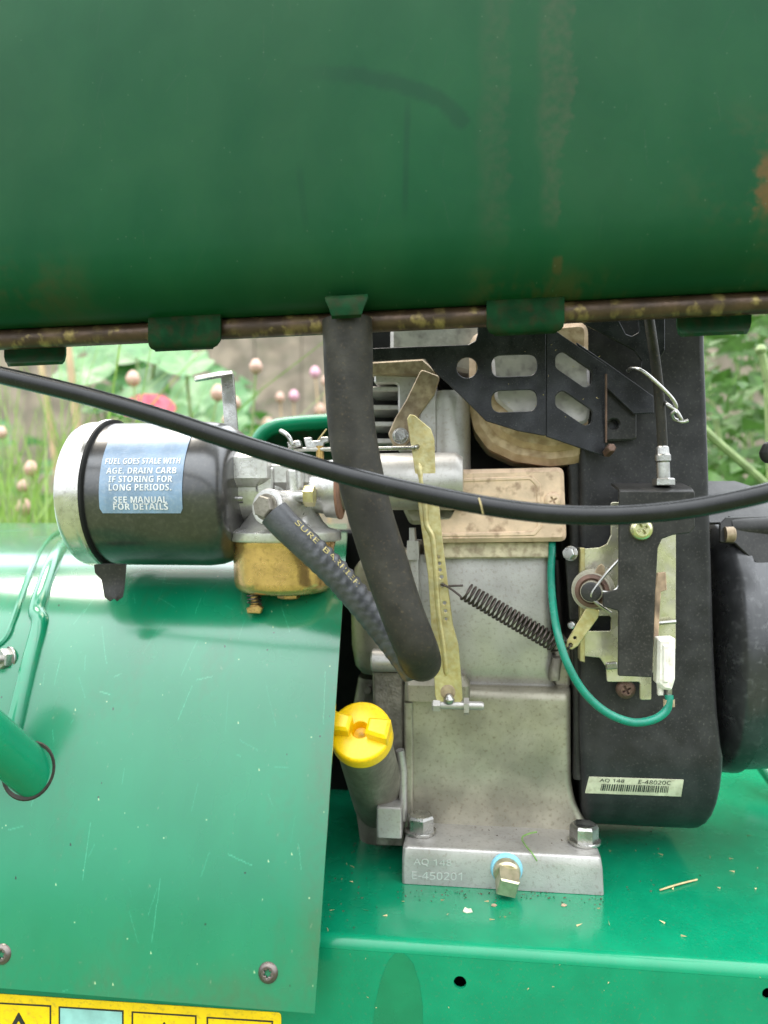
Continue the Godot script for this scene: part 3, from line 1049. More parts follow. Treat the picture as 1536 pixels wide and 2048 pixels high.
func tank_paint() -> ImageTexture:
	var w := 1024
	var h := 400
	var im := Image.create(w, h, false, Image.FORMAT_RGB8)
	var n1 := FastNoiseLite.new()
	n1.seed = 3; n1.frequency = 0.008; n1.fractal_octaves = 5
	var n2 := FastNoiseLite.new()
	n2.seed = 9; n2.frequency = 0.07; n2.fractal_octaves = 3
	for i in w:
		var x := -0.2 + 0.4 * i / w
		var r := x / 0.297
		var u := (r * cos(YAW) + sin(YAW)) / (cos(YAW) - r * sin(YAW))
		var px := 768 + FOCAL * u
		for j in h:
			var dy := 0.15 * j / h
			var py := 1024 - FOCAL * (rod_y(x) + dy - EYE.y) / 0.297 * (cos(YAW) + u * sin(YAW))
			var a := n1.get_noise_2d(i, j * 0.7)
			var b := n2.get_noise_2d(i, j)
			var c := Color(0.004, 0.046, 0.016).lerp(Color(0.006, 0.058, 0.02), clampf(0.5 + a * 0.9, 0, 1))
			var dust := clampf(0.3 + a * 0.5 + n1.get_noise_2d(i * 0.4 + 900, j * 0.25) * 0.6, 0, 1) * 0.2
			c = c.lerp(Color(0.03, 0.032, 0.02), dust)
			var wob := 9.0 * b + 14.0 * n1.get_noise_2d(40, j * 2.0)
			var s1 := smoothstep(946 + wob, 972 + wob, px) * (1.0 - smoothstep(1008 + wob, 1024 + wob, px)) * (1.0 - smoothstep(430, 520, py)) * (0.55 + 0.5 * b)
			var nar := 26.0 * smoothstep(240, 330, py)
			var s2 := smoothstep(1066 + wob + nar * 0.3, 1088 + wob + nar * 0.3, px) * (1.0 - smoothstep(1142 + wob - nar, 1150 + wob - nar, px)) * (1.0 - smoothstep(420, 470, py)) * (0.6 + 0.7 * b)
			c = c.lerp(Color(0.05, 0.055, 0.032), clampf(maxf(s1 * 0.28, s2 * 0.38), 0, 0.6))
			var s3 := smoothstep(1330, 1500, px + 60 * a) * smoothstep(180, 300, py) * (1.0 - smoothstep(430, 560, py)) * clampf(0.3 + a * 1.2 + b * 0.5, 0, 1)
			c = c.lerp(Color(0.05, 0.05, 0.02), s3 * 0.55)
			var s4 := smoothstep(1505, 1536, px + 20 * b) * smoothstep(290, 330, py) * (1.0 - smoothstep(400, 440, py))
			c = c.lerp(Color(0.11, 0.055, 0.02), s4 * 0.7)
			var low := smoothstep(500, 560, py) * smoothstep(850, 1050, px) * clampf(a * 1.8 + b * 0.9, 0, 1)
			c = c.lerp(Color(0.07, 0.055, 0.018), low * 0.55)
			var low2 := smoothstep(470, 560, py) * (1.0 - smoothstep(40, 240, px)) * clampf(0.4 + a * 1.6 + b * 0.6, 0, 1)
			c = c.lerp(Color(0.06, 0.04, 0.015), low2 * 0.4)
			var spot := 1.0 - smoothstep(8, 17, Vector2(px, py).distance_to(Vector2(1117, 515)) + b * 8)
			c = c.lerp(Color(0.07, 0.05, 0.018), spot * 0.55)
			# a darker curved band and two darker upright lines
			var band_dist := INF
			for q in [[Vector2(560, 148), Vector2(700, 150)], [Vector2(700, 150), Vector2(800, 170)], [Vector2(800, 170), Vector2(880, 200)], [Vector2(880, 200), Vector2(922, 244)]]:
				band_dist = minf(band_dist, Vector2(px, py).distance_to(Geometry2D.get_closest_point_to_segment(Vector2(px, py), q[0], q[1])))
			var k1 := (1.0 - smoothstep(8.0, 24.0, band_dist + b * 6)) * smoothstep(540, 760, px)
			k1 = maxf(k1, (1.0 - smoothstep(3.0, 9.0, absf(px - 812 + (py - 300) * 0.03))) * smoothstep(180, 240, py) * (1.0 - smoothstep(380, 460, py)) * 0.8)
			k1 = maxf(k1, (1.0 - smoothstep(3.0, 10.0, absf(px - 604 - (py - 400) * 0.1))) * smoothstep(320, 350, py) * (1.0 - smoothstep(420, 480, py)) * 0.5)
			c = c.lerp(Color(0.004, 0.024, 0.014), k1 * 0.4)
			for q in [Vector4(58, 633, 66, 13), Vector4(226, 621, 52, 11)]:  # hollows of two stamped oval dents painted in as dark rings
				var ring := absf(Vector2((px - q.x) / q.z, (py - q.y) / q.w).length() - 0.85 + b * 0.25)
				c = c.lerp(Color(0.008, 0.014, 0.008), (1.0 - smoothstep(0.12, 0.34, ring)) * 0.8)
			im.set_pixel(i, j, c.linear_to_srgb())
	# fine scratches
	var g := RandomNumberGenerator.new()
	g.seed = 5
	for k in 70:
		var at := Vector2(g.randf_range(60, w - 60), g.randf_range(0, h - 20))
		var d := Vector2(g.randf_range(-0.25, 0.25), 1).normalized()
		if k % 5 == 0: d = Vector2(g.randf_range(0.3, 0.9), 1).normalized()
		for q in g.randi_range(4, 38):
			var p := Vector2i(at + d * q)
			if p.y < h and p.x < w:
				im.set_pixel(p.x, p.y, im.get_pixel(p.x, p.y).lerp(Color(0.2, 0.27, 0.2), g.randf_range(0.1, 0.5)))
	for k in 160:
		im.set_pixel(g.randi_range(0, w - 1), g.randi_range(0, h - 1), Color(0.3, 0.36, 0.28))
	return ImageTexture.create_from_image(im)


func cowl_paint_map() -> ImageTexture:
	var w := 1024
	var h := 768
	var im := Image.create(w, h, false, Image.FORMAT_RGB8)
	var n1 := FastNoiseLite.new()
	n1.seed = 14; n1.frequency = 0.006; n1.fractal_octaves = 4
	var n2 := FastNoiseLite.new()
	n2.seed = 19; n2.frequency = 0.09; n2.fractal_octaves = 3
	for i in w:
		var u := float(i) / w
		for j in h:
			var v := float(j) / h          # 0 at the lower edge
			var a := n1.get_noise_2d(i, j)
			var b := n2.get_noise_2d(i, j)
			var c := Color(0.001, 0.135, 0.06).lerp(Color(0.002, 0.16, 0.072), clampf(0.5 + a, 0, 1))
			var grime := smoothstep(0.95, 1.0, u) * clampf(0.4 + a + b * 0.3, 0, 1)
			grime = maxf(grime, smoothstep(0.06, 0.0, v) * clampf(0.25 + a * 1.2 + b * 0.3, 0, 1))
			grime = maxf(grime, clampf(n1.get_noise_2d(i * 1.7 + 700, j * 0.8) * 1.3 - 0.35 + b * 0.4, 0, 1) * 0.5)
			c = c.lerp(Color(0.045, 0.075, 0.035), grime * 0.6)
			if b > 0.62: c = c.lerp(Color(0.2, 0.26, 0.16), (b - 0.62) * 2.0)
			im.set_pixel(i, j, c.linear_to_srgb())
	var g := RandomNumberGenerator.new()
	g.seed = 8
	var spots := []
	for k in 9: spots.append(Vector2(g.randf_range(420, w - 60), g.randf_range(20, 420)))
	for k in 110:
		var at: Vector2 = spots[g.randi_range(0, 8)] + Vector2(g.randfn(), g.randfn()) * 46.0
		if k % 4 == 1: at = Vector2(g.randf_range(300, w - 20), g.randf_range(10, 460))
		var d := Vector2.from_angle(g.randf_range(0.9, 2.3))
		if k % 4 == 0: d = Vector2.from_angle(g.randf_range(-0.4, 0.4))
		var strong := g.randf_range(0.1, 0.5)
		for q in g.randi_range(3, 46):
			var p := Vector2i(at + d * q)
			if p.x > 0 and p.y > 0 and p.y < h and p.x < w:
				im.set_pixel(p.x, p.y, im.get_pixel(p.x, p.y).lerp(Color(0.5, 0.72, 0.6), strong * g.randf_range(0.3, 1.0)))
	for k in 130:
		var p := Vector2i(g.randi_range(300, w - 4), g.randi_range(4, 470))
		var c := Color(0.62, 0.66, 0.5) if k % 3 else Color(0.05, 0.12, 0.08)
		for q in g.randi_range(1, 3): im.set_pixel(p.x + q % 2, p.y + q / 2, c)
	return ImageTexture.create_from_image(im)


func mower_body() -> void:
	var base := P(1000, 1905, 0.0)
	base.y = 0.1
	var mower := thing("lawn_mower", "green painted mower body with hinged top cover, side cowl and flat deck", "lawn mower", base)

	# deck: top sheet with a rolled front edge, front wall with a hole
	var yd := P(1088, 1905, 0.074).y
	var line := [[yd, -0.2], [yd, -0.1], [yd, 0.0], [yd, 0.05], [yd, 0.0690]]
	for k in 7:
		var a := PI / 2 * k / 6.0
		line.append([yd - 0.0045 + cos(a) * 0.0045, 0.0695 + sin(a) * 0.0045])
	var grid := []
	for q in line:
		var row := []
		for k in 9:
			row.append(Vector3(-0.34 + 0.66 * k / 8.0, q[0], q[1]))
		grid.append(row)
	part("deck", S().add(sheet(grid, 0.0016)), M.green_paint, mower)
	var fr := PackedVector2Array([Vector2(-0.34, 0.12), Vector2(0.32, 0.12), Vector2(0.32, yd - 0.0046), Vector2(-0.34, yd - 0.0046)])
	var hp := P(920, 1965, 0.074)
	var s := S()
	s.add(plate(fr, 0.0016, 0.0, [circle(Vector2(hp.x, hp.y), 0.0027, 24), circle(Vector2(P(1537, 1988, 0.074).x, P(1537, 1988, 0.074).y), 0.0025, 16)]), at_z(0.074))
	part("deck_front_wall", s, M.green_paint, mower)

	part("added_hole_backing", S().add(box(Vector3(-0.01, 0.2, 0.045), Vector3(0.64, 0.2, 0.004), 0.0005)), M.dark_void, mower)  # dark plate added so the hole in the front wall shows black
	part("added_gap_backing", flat(S(), [[560, 1060], [1150, 1060], [1150, 1600], [560, 1600]], -0.1, 0.03, 0.002), M.dark_void, mower)  # dark slab added to blacken the gap between side cover and engine

	# side cover
	# its line: near vertical at the foot, rolling over to nearly level: [length along the sheet, lean from upright]
	var lean := Curve.new()
	lean.max_value = 160.0
	lean.max_domain = 0.42
	for q in [[0.0, 11], [0.075, 17], [0.129, 24], [0.15, 33], [0.171, 48], [0.195, 66], [0.222, 78], [0.26, 84], [0.36, 86], [0.40, 100], [0.42, 150]]:
		lean.add_point(Vector2(q[0], q[1]), 0.0, 0.0, Curve.TANGENT_LINEAR, Curve.TANGENT_LINEAR)
	var edge := []
	var foot := P(628, 2024, 0.092)
	var at := Vector2(foot.y, foot.z)
	for k in 106:
		if k % 3 == 0:
			edge.append(Vector3(cowl_edge(at.x, at.y), at.x, at.y))
		var a := deg_to_rad(lean.sample(k * 0.004 + 0.002))
		at += Vector2(cos(a), -sin(a)) * 0.004
	grid = []
	for p in edge:
		side_line.append([p.y, p.z])
		var row := []
		var xr: float = p.x
		for k in 13:
			row.append(Vector3(lerpf(-0.42, xr, k / 12.0), p.y, p.z))
		# a rolled right edge
		row[12] = row[12] + Vector3(0.0006, 0, 0)
		grid.append(row)
	var suv := []
	for i in grid.size():
		var ur := []
		for k in 13: ur.append(Vector2(k / 12.0, float(i) / (grid.size() - 1)))
		suv.append(ur)
	s = S().add(sheet(grid, 0.0014, suv))
	var cm: StandardMaterial3D = M.cowl_paint.duplicate()
	cm.albedo_color = Color.WHITE
	cm.albedo_texture = cowl_paint_map()
	cm.uv1_triplanar = false
	cm.uv1_world_triplanar = false
	cm.uv1_scale = Vector3.ONE
	cm.texture_repeat = false
	cm.detail_enabled = false
	cm.heightmap_enabled = false
	var cover := part("side_cover", s, cm, mower, "", 38.0, true)
	# raised bead and sealing strip at the left of the cover
	var on := func(list: Array, lift: float) -> Array:
		var out := []
		for q in list:
			var w: Array = hit(side_line, q[0], q[1])
			out.append(w[0] + w[1] * lift)
		return smooth_path(out, 6)
	part("raised_bead", S().add(tube(on.call([[158, 1072], [130, 1092], [106, 1132], [86, 1190], [76, 1226], [82, 1252], [62, 1330], [34, 1445], [10, 1540]], 0.0012), 0.0042, 14)), M.cowl_paint, cover)
	part("sealing_strip", S().add(tube(on.call([[128, 1062], [98, 1084], [70, 1130], [48, 1190], [26, 1254], [10, 1284], [-20, 1305]], 0.0016), 0.0016, 8)), M.cowl_paint, cover)
	var w0 := hit(side_line, 538, 1943)
	screw(cover, w0[0], w0[1], 22 * unit(w0[0].z), M.screw_metal, 6)
	w0 = hit(side_line, 8, 1906)
	screw(cover, w0[0], w0[1], 22 * unit(w0[0].z), M.screw_metal, 6)
	w0 = hit(side_line, 16, 1318)
	var nd := Vector3(-0.55, 0.1, 1.0).normalized()
	hex_bolt(cover, w0[0] - nd * 0.001, nd, 23 * unit(w0[0].z), 0.005, M.plated_steel, "nut", 0.5)
	part("stud", S().add(lathe([Vector2(0.0021, 0), Vector2(0.0021, 0.012), Vector2(0.0017, 0.0125)], 16), axis(w0[0], nd)), M.plated_steel, cover)
	# tube that enters the cover
	w0 = hit(side_line, 60, 1541)
	var t0 := P(-110, 1395, 0.104)
	var dir: Vector3 = (w0[0] - t0).normalized()
	part("handle_tube", S().add(tube([t0, t0.lerp(w0[0], 0.5), w0[0] + dir * 0.012], 0.0104, 28)), M.green_paint, mower)
	part("rubber_grommet", S().add(lathe([Vector2(0.0100, -0.001), Vector2(0.0132, -0.001), Vector2(0.0136, 0.0008), Vector2(0.0126, 0.0018), Vector2(0.0104, 0.001)], 32), axis(w0[0], w0[1])), M.rubber, mower)

	# hinged top cover, on its rod
	var prof := [[0.0055, 0.0765], [0.0054, 0.0800], [0.0062, 0.0835], [0.0080, 0.0872], [0.0110, 0.0912], [0.0150, 0.0947], [0.0205, 0.0974], [0.028, 0.0993], [0.040, 0.1008], [0.06, 0.102], [0.09, 0.1022], [0.12, 0.1012], [0.15, 0.099], [0.18, 0.0955], [0.21, 0.0905], [0.24, 0.083], [0.26, 0.075]]
	grid = []
	var uvg := []
	for q in prof:
		var row := []
		var ur := []
		for k in 25:
			var x := lerpf(-0.24, 0.16, k / 24.0)
			row.append(Vector3(x, rod_y(x) + q[0], q[1]))
			ur.append(Vector2((x + 0.2) / 0.4, q[0] / 0.15))
		grid.append(row)
		uvg.append(ur)
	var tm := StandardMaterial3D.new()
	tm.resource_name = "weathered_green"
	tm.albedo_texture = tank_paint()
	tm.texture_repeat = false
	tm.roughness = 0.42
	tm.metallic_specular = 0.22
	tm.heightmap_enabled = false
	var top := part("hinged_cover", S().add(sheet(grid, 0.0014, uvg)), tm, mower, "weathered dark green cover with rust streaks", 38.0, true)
	var tab := func(x0: float, x1: float, rows: Array) -> Shape:
		var gr := []
		for q in rows:
			var l: float = P(x0, 650, q[1]).x + q[2]
			var r: float = P(x1, 650, q[1]).x - q[2]
			var row := []
			for k in 7:
				var x := lerpf(l, r, k / 6.0)
				row.append(Vector3(x, rod_y(x) + q[0], q[1]))
			gr.append(row)
		return S().add(sheet(gr, 0.0013))
	var front := [[0.0070, 0.0835, 0.0], [0.005, 0.0826, 0.0], [0.002, 0.0822, 0.0], [-0.002, 0.0822, 0.0], [-0.0058, 0.0818, 0.0], [-0.0074, 0.0812, 0.0005], [-0.0084, 0.0804, 0.0014], [-0.0089, 0.0795, 0.0030], [-0.0090, 0.077, 0.0034]]
	var rear := [[0.005, 0.0675, 0.0], [0.0, 0.0672, 0.0], [-0.006, 0.0676, 0.0], [-0.0085, 0.0685, 0.0006], [-0.0099, 0.0700, 0.0016], [-0.0103, 0.072, 0.003]]
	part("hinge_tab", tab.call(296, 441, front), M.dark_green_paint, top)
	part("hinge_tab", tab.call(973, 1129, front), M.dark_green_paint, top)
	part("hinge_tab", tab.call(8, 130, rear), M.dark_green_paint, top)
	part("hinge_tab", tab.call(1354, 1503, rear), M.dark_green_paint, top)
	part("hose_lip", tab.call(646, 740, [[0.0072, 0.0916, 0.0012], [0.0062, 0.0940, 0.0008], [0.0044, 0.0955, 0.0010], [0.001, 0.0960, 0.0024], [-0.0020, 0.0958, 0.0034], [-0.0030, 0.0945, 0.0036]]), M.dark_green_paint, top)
	var ra := Vector3(-0.235, rod_y(-0.235), 0.075)
	var rb := Vector3(0.155, rod_y(0.155), 0.075)
	part("hinge_rod", S().add(tube([ra, ra.lerp(rb, 0.5), rb], 0.0045, 24)), M.rod_steel, mower, "rusty steel hinge rod with flaking paint")

	var patch_pts := []
	for q in [[775, 1925], [790, 1906], [808, 1906], [826, 1926], [838, 1965], [845, 2010], [845, 2120], [742, 2120], [750, 2010], [762, 1960]]: patch_pts.append(q)
	part("oil_stain", flat(S(), patch_pts, 0.07425, 0.00024, 0.0, 0.003), M.oil_stain, mower)  # thin plate, slightly darker green than the front wall behind it

	# warning sticker on the front wall, partly under the cover
	var st := flat(S(), [[-60, 1984], [562, 2026], [562, 2120], [-60, 2120]], 0.0745, 0.0004, 0.0001, 0.002)
	var warn := part("warning_sticker", st, M.warning_yellow, mower)
	for q in [[-60, 2002, 102, 2011], [117, 2013, 247, 2021], [263, 2023, 393, 2031], [413, 2034, 546, 2042]]:
		var inner := [[q[0] + 3, q[1] + 3], [q[2] - 3, q[3] + 3], [q[2] - 3, 2117], [q[0] + 3, 2117]]
		part("panel_outline", flat(S(), [[q[0], q[1]], [q[2], q[3]], [q[2], 2120], [q[0], 2120]], 0.0747, 0.0002, 0.0, 0.0, [XY(inner, 0.0747)]), M.print_black, warn)
		if q[0] == 117:
			part("blue_panel", flat(S(), inner, 0.0746, 0.0001, 0.0), M.warning_blue, warn)
	for cx in [37, 328]:
		var ty := 2024 if cx == 37 else 2043
		var big := [[cx, ty], [cx + 50, ty + 92], [cx - 50, ty + 92]]
		var small := [[cx, ty + 17], [cx + 36, ty + 84], [cx - 36, ty + 84]]
		part("hazard_triangle", flat(S(), big, 0.0747, 0.0002, 0.0, 0.0004, [rounded(XY(small, 0.0747), 0.0004)]), M.print_black, warn)

	# rolled rim of the far side cover and its back
	var arch := []
	for q in [[508, 960], [509, 915], [514, 888], [528, 866], [552, 853], [585, 848], [640, 844], [720, 840], [830, 838]]:
		arch.append(P(q[0], q[1], -0.12))
	part("far_rim", S().add(tube(smooth_path(arch, 6), 0.0052, 16)), M.green_paint, mower)
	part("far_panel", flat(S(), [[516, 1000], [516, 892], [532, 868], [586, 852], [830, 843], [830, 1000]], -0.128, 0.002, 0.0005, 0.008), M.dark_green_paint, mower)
	# green stay at the right end of the deck
	part("side_stay", S().add(tube([P(1505, 1500, -0.15), P(1550, 1560, -0.12), P(1620, 1650, -0.1)], 0.0055, 14)), M.green_paint, mower)


# ------------------------------------------------------------------ engine
var house_line := []


func x_turn(profile: Array, cy: float, cz: float, n := 40, turn := 0.0) -> Piece:     # turned about a line along x: list of (radius, x)
	var p := lathe(profile, n, turn)
	var xf := Transform3D(Basis(Vector3(0, 0, 1), Vector3(1, 0, 0), Vector3(0, 1, 0)), Vector3(0, cy, cz))
	for i in p.t.size(): p.t[i] = xf * p.t[i]
	return p


func rows_px(list: Array) -> Array:        # [py, px left, px right, z front, z back, radius] measured on the front face
	var out := []
	for q in list:
		var l := P(q[1], q[0], q[3])
		var r := P(q[2], q[0], q[3])
		out.append([(l.y + r.y) / 2, l.x, r.x, q[3], q[4], q[5]])
	return out


func engine() -> void:
	var eng := thing("petrol_engine", "dirty grey petrol engine bolted on the green deck beside the green side cover", "engine", P(1005, 1780, 0.0))
	crank_case(eng)
	top_end(eng)
	blower(eng)
	governor(eng)
	controls(eng)
	air_filter(eng)
	carburettor(eng)


func crank_case(eng: Node3D) -> void:
	# foot
	var y0 := P(1005, 1778, 0.022).y
	var y1 := P(1005, 1704, 0.022).y
	var xl := P(804, 1740, 0.022).x
	var xr := P(1206, 1740, 0.022).x
	var s := S()
	s.add(stack([[y0, xl, xr + 0.0005, 0.0225, -0.03, 0.0015], [y0 + 0.012, xl, xr, 0.0222, -0.03, 0.0015], [y1 - 0.0012, xl + 0.0002, xr - 0.0006, 0.0215, -0.03, 0.002], [y1 - 0.0003, xl + 0.001, xr - 0.0014, 0.0207, -0.029, 0.002], [y1, xl + 0.0022, xr - 0.003, 0.0195, -0.028, 0.002]]))
	var foot := part("mounting_foot", s, M.cast_metal, eng)
	hex_bolt(foot, Vector3(P(841, 1660, 0.004).x, y1, 0.0040), Vector3.UP, 0.0071, 0.0092, M.plated_steel, "bolt", 0.25)
	hex_bolt(foot, Vector3(P(1168, 1680, 0.006).x, y1, 0.0060), Vector3.UP, 0.0071, 0.0092, M.plated_steel, "bolt", 0.05)
	part("sealant_ring", S().add(lathe([Vector2(0.0074, 0), Vector2(0.0078, 0.0008), Vector2(0.0073, 0.0022), Vector2(0.0060, 0.0028)], 28), axis(P(1013, 1736, 0.0215), Vector3.BACK)), M.sealant_blue, foot)
	var dp := S()
	var dd := Vector3(0.02, -0.28, 1).normalized()
	var dx := axis(P(1013, 1738, 0.0225), dd)
	dp.add(lathe([Vector2(0.0066, 0), Vector2(0.0066, 0.003), Vector2(0.0058, 0.0042)], 24), dx)
	dp.add(lathe([Vector2(0.0066, 0.004), Vector2(0.0064, 0.0125), Vector2(0.0056, 0.0134)], 4, 1.0), dx)
	part("drain_plug", dp, M.brass_plug, foot, "", 25.0)
	for q in [["AQ 148", 865, 1726, 76.0, 15.0], ["E-450201", 874, 1752, 100.0, 15.0]]:
		var w: float = q[1]
		var h: float = q[2]
		var face := func(x: float, y: float) -> Array: return [P(w + x, h - y + x * 0.03, 0.02235), Vector3.BACK]
		part("stamped_number", letters(S(), q[0], q[4], q[3], face, 0.0002), M.engraved, foot)

	# lower case
	s = S()
	s.add(stack(rows_px([[1664, 806, 1190, -0.0065, -0.06, 0.002], [1654, 806, 1180, -0.0085, -0.06, 0.003], [1630, 806, 1166, -0.0088, -0.06, 0.004], [1600, 806, 1152, -0.0078, -0.06, 0.004], [1560, 806, 1144, -0.006, -0.06, 0.004], [1480, 806, 1143, -0.002, -0.06, 0.004],
		[1400, 806, 1143, 0.0, -0.06, 0.004], [1386, 806, 1143, -0.0008, -0.06, 0.004], [1376, 806, 1142, -0.0028, -0.06, 0.004], [1370, 808, 1140, -0.0062, -0.06, 0.004], [1367, 812, 1136, -0.011, -0.058, 0.004]])))
	var low := part("crankcase", s, M.cast_oily, eng)
	part("joint_flange", S().add(stack(rows_px([[1662, 808, 826, -0.0050, -0.05, 0.0012], [1600, 808, 826, -0.0040, -0.05, 0.0012], [1480, 808, 826, 0.0, -0.05, 0.0012], [1406, 808, 825, 0.0022, -0.05, 0.0012]]))), M.cast_oily, low)
	part("shaft_boss", S().add(stack(rows_px([[1404, 808, 940, 0.0035, -0.04, 0.003], [1372, 808, 940, 0.0035, -0.04, 0.003], [1352, 808, 930, 0.0, -0.04, 0.003]]))), M.cast_oily, low)
	# barrel
	s = S()
	s.add(stack(rows_px([[1372, 822, 1112, -0.006, -0.06, 0.004], [1366, 822, 1110, -0.0085, -0.06, 0.004], [1356, 822, 1108, -0.007, -0.06, 0.004], [1330, 822, 1106, -0.004, -0.06, 0.005], [1240, 822, 1104, -0.002, -0.06, 0.005], [1150, 822, 1104, -0.003, -0.06, 0.005], [1110, 822, 1104, -0.004, -0.06, 0.004]])))
	var barrel := part("cylinder_barrel", s, M.cast_metal, eng)
	part("corner_column", S().add(stack(rows_px([[1345, 818, 842, 0.002, -0.05, 0.002], [1200, 816, 840, 0.002, -0.05, 0.002], [1090, 818, 838, 0.001, -0.05, 0.002]]))), M.cast_metal, barrel)
	part("corner_column", S().add(stack(rows_px([[1370, 1108, 1142, -0.012, -0.05, 0.002], [1290, 1108, 1142, -0.012, -0.05, 0.002]]))), M.cast_oily, barrel)
	part("oily_lug", S().add(stack(rows_px([[1362, 1098, 1120, 0.0, -0.03, 0.002], [1340, 1100, 1122, 0.0005, -0.03, 0.002], [1318, 1106, 1126, -0.002, -0.03, 0.002]]))), M.dark_cast, barrel)
	# rounded side of the case
	s = S()
	s.add(stack(rows_px([[1352, 716, 830, -0.012, -0.07, 0.012], [1338, 702, 830, -0.008, -0.075, 0.014], [1300, 694, 830, -0.006, -0.08, 0.016], [1200, 692, 830, -0.006, -0.08, 0.016], [1140, 700, 830, -0.006, -0.08, 0.016], [1112, 722, 830, -0.008, -0.08, 0.012], [1100, 745, 830, -0.012, -0.07, 0.01]])))
	var sc := part("side_case", s, M.cast_oily, eng)
	part("case_boss", S().add(x_turn([Vector2(0.0052, P(743, 1322, 0.0).x), Vector2(0.006, P(746, 1322, 0.0).x), Vector2(0.006, P(834, 1322, 0.0).x)], P(790, 1322, 0.0).y, -0.001, 24)), M.cast_metal, sc)
	part("case_bolt", S().add(stack(rows_px([[1120, 812, 838, 0.004, -0.02, 0.001], [1082, 814, 838, 0.004, -0.02, 0.001]]))), M.cast_metal, sc)
	part("case_bolt", S().add(stack(rows_px([[1082, 818, 832, 0.003, -0.004, 0.002], [1056, 818, 830, 0.003, -0.004, 0.002]]))), M.cast_metal, sc)
	s = S()
	s.add(stack(rows_px([[1690, 752, 808, -0.004, -0.05, 0.002], [1520, 748, 808, -0.004, -0.05, 0.002], [1346, 744, 808, -0.004, -0.05, 0.002]])))
	var sp := part("sump_flange", s, M.dark_cast, eng)
	part("sump_lug", S().add(stack(rows_px([[1676, 754, 803, 0.012, -0.03, 0.001], [1618, 753, 803, 0.012, -0.03, 0.001], [1614, 755, 801, 0.0112, -0.03, 0.001]]))), M.cast_metal, sp)
	part("sump_cover", S().add(stack(rows_px([[1700, 715, 800, -0.02, -0.08, 0.01], [1600, 700, 800, -0.018, -0.08, 0.012], [1420, 700, 800, -0.02, -0.08, 0.012], [1360, 712, 800, -0.022, -0.08, 0.01]]))), M.dark_cast, eng)
	hex_bolt(sp, P(738, 1378, -0.016), Vector3(-0.2, 0, 1), 0.0024, 0.003, M.dark_cast, "bolt", 0.2)
	# oil filler
	var c1 := P(722, 1466, 0.046)
	var c2 := P(760, 1602, -0.026)
	var ax := (c1 - c2).normalized()
	var ft := part("oil_filler_tube", S().add(tube([c2, c2.lerp(c1, 0.5), c1 - ax * 0.003], func(k: float, _a: float) -> float: return lerpf(0.0148, 0.0132, k), 32)), M.dark_cast, eng)
	part("tube_rib", S().add(tube([P(806, 1640, 0.0), P(806, 1540, 0.0), P(800, 1500, 0.002)], 0.0022, 10)), M.cast_metal, ft)
	s = S()
	var R := 0.01475
	s.add(lathe([Vector2(R * 0.9, -0.006), Vector2(R, -0.005), Vector2(R, 0.001), Vector2(R * 0.97, 0.0026), Vector2(R * 0.9, 0.0034), Vector2(R * 0.5, 0.0038), Vector2(R * 0.29, 0.0037), Vector2(R * 0.265, 0.003), Vector2(R * 0.24, -0.0022), Vector2(R * 0.12, -0.0030)], 48), axis(c1, ax))
	var capn := part("dipstick_cap", s, M.yellow_plastic, eng)
	var gx := axis(c1, ax)
	for side in [-1, 1]:
		# two finger wings on a slanting line across the cap
		var d := Vector3(1.0, 0.0, 0.16).normalized()
		var q := S()
		var outr := R * (1.10 if side < 0 else 0.96)
		var lo := R * 0.26
		var f := PackedVector2Array([Vector2(lo, -0.0036), Vector2(outr, -0.0046), Vector2(outr, 0.0052), Vector2(lo, 0.0042)])
		var local := plate(rounded(f, 0.0009), 0.0110, 0.0016)
		var bx := Vector3(d.x * side, 0, d.z * side)
		q.add(local, gx * Transform3D(Basis(bx, bx.cross(Vector3.UP) * -1.0, Vector3.UP), Vector3(0, 0.0112, 0.0)))
		part("finger_wing", q, M.yellow_plastic, capn)


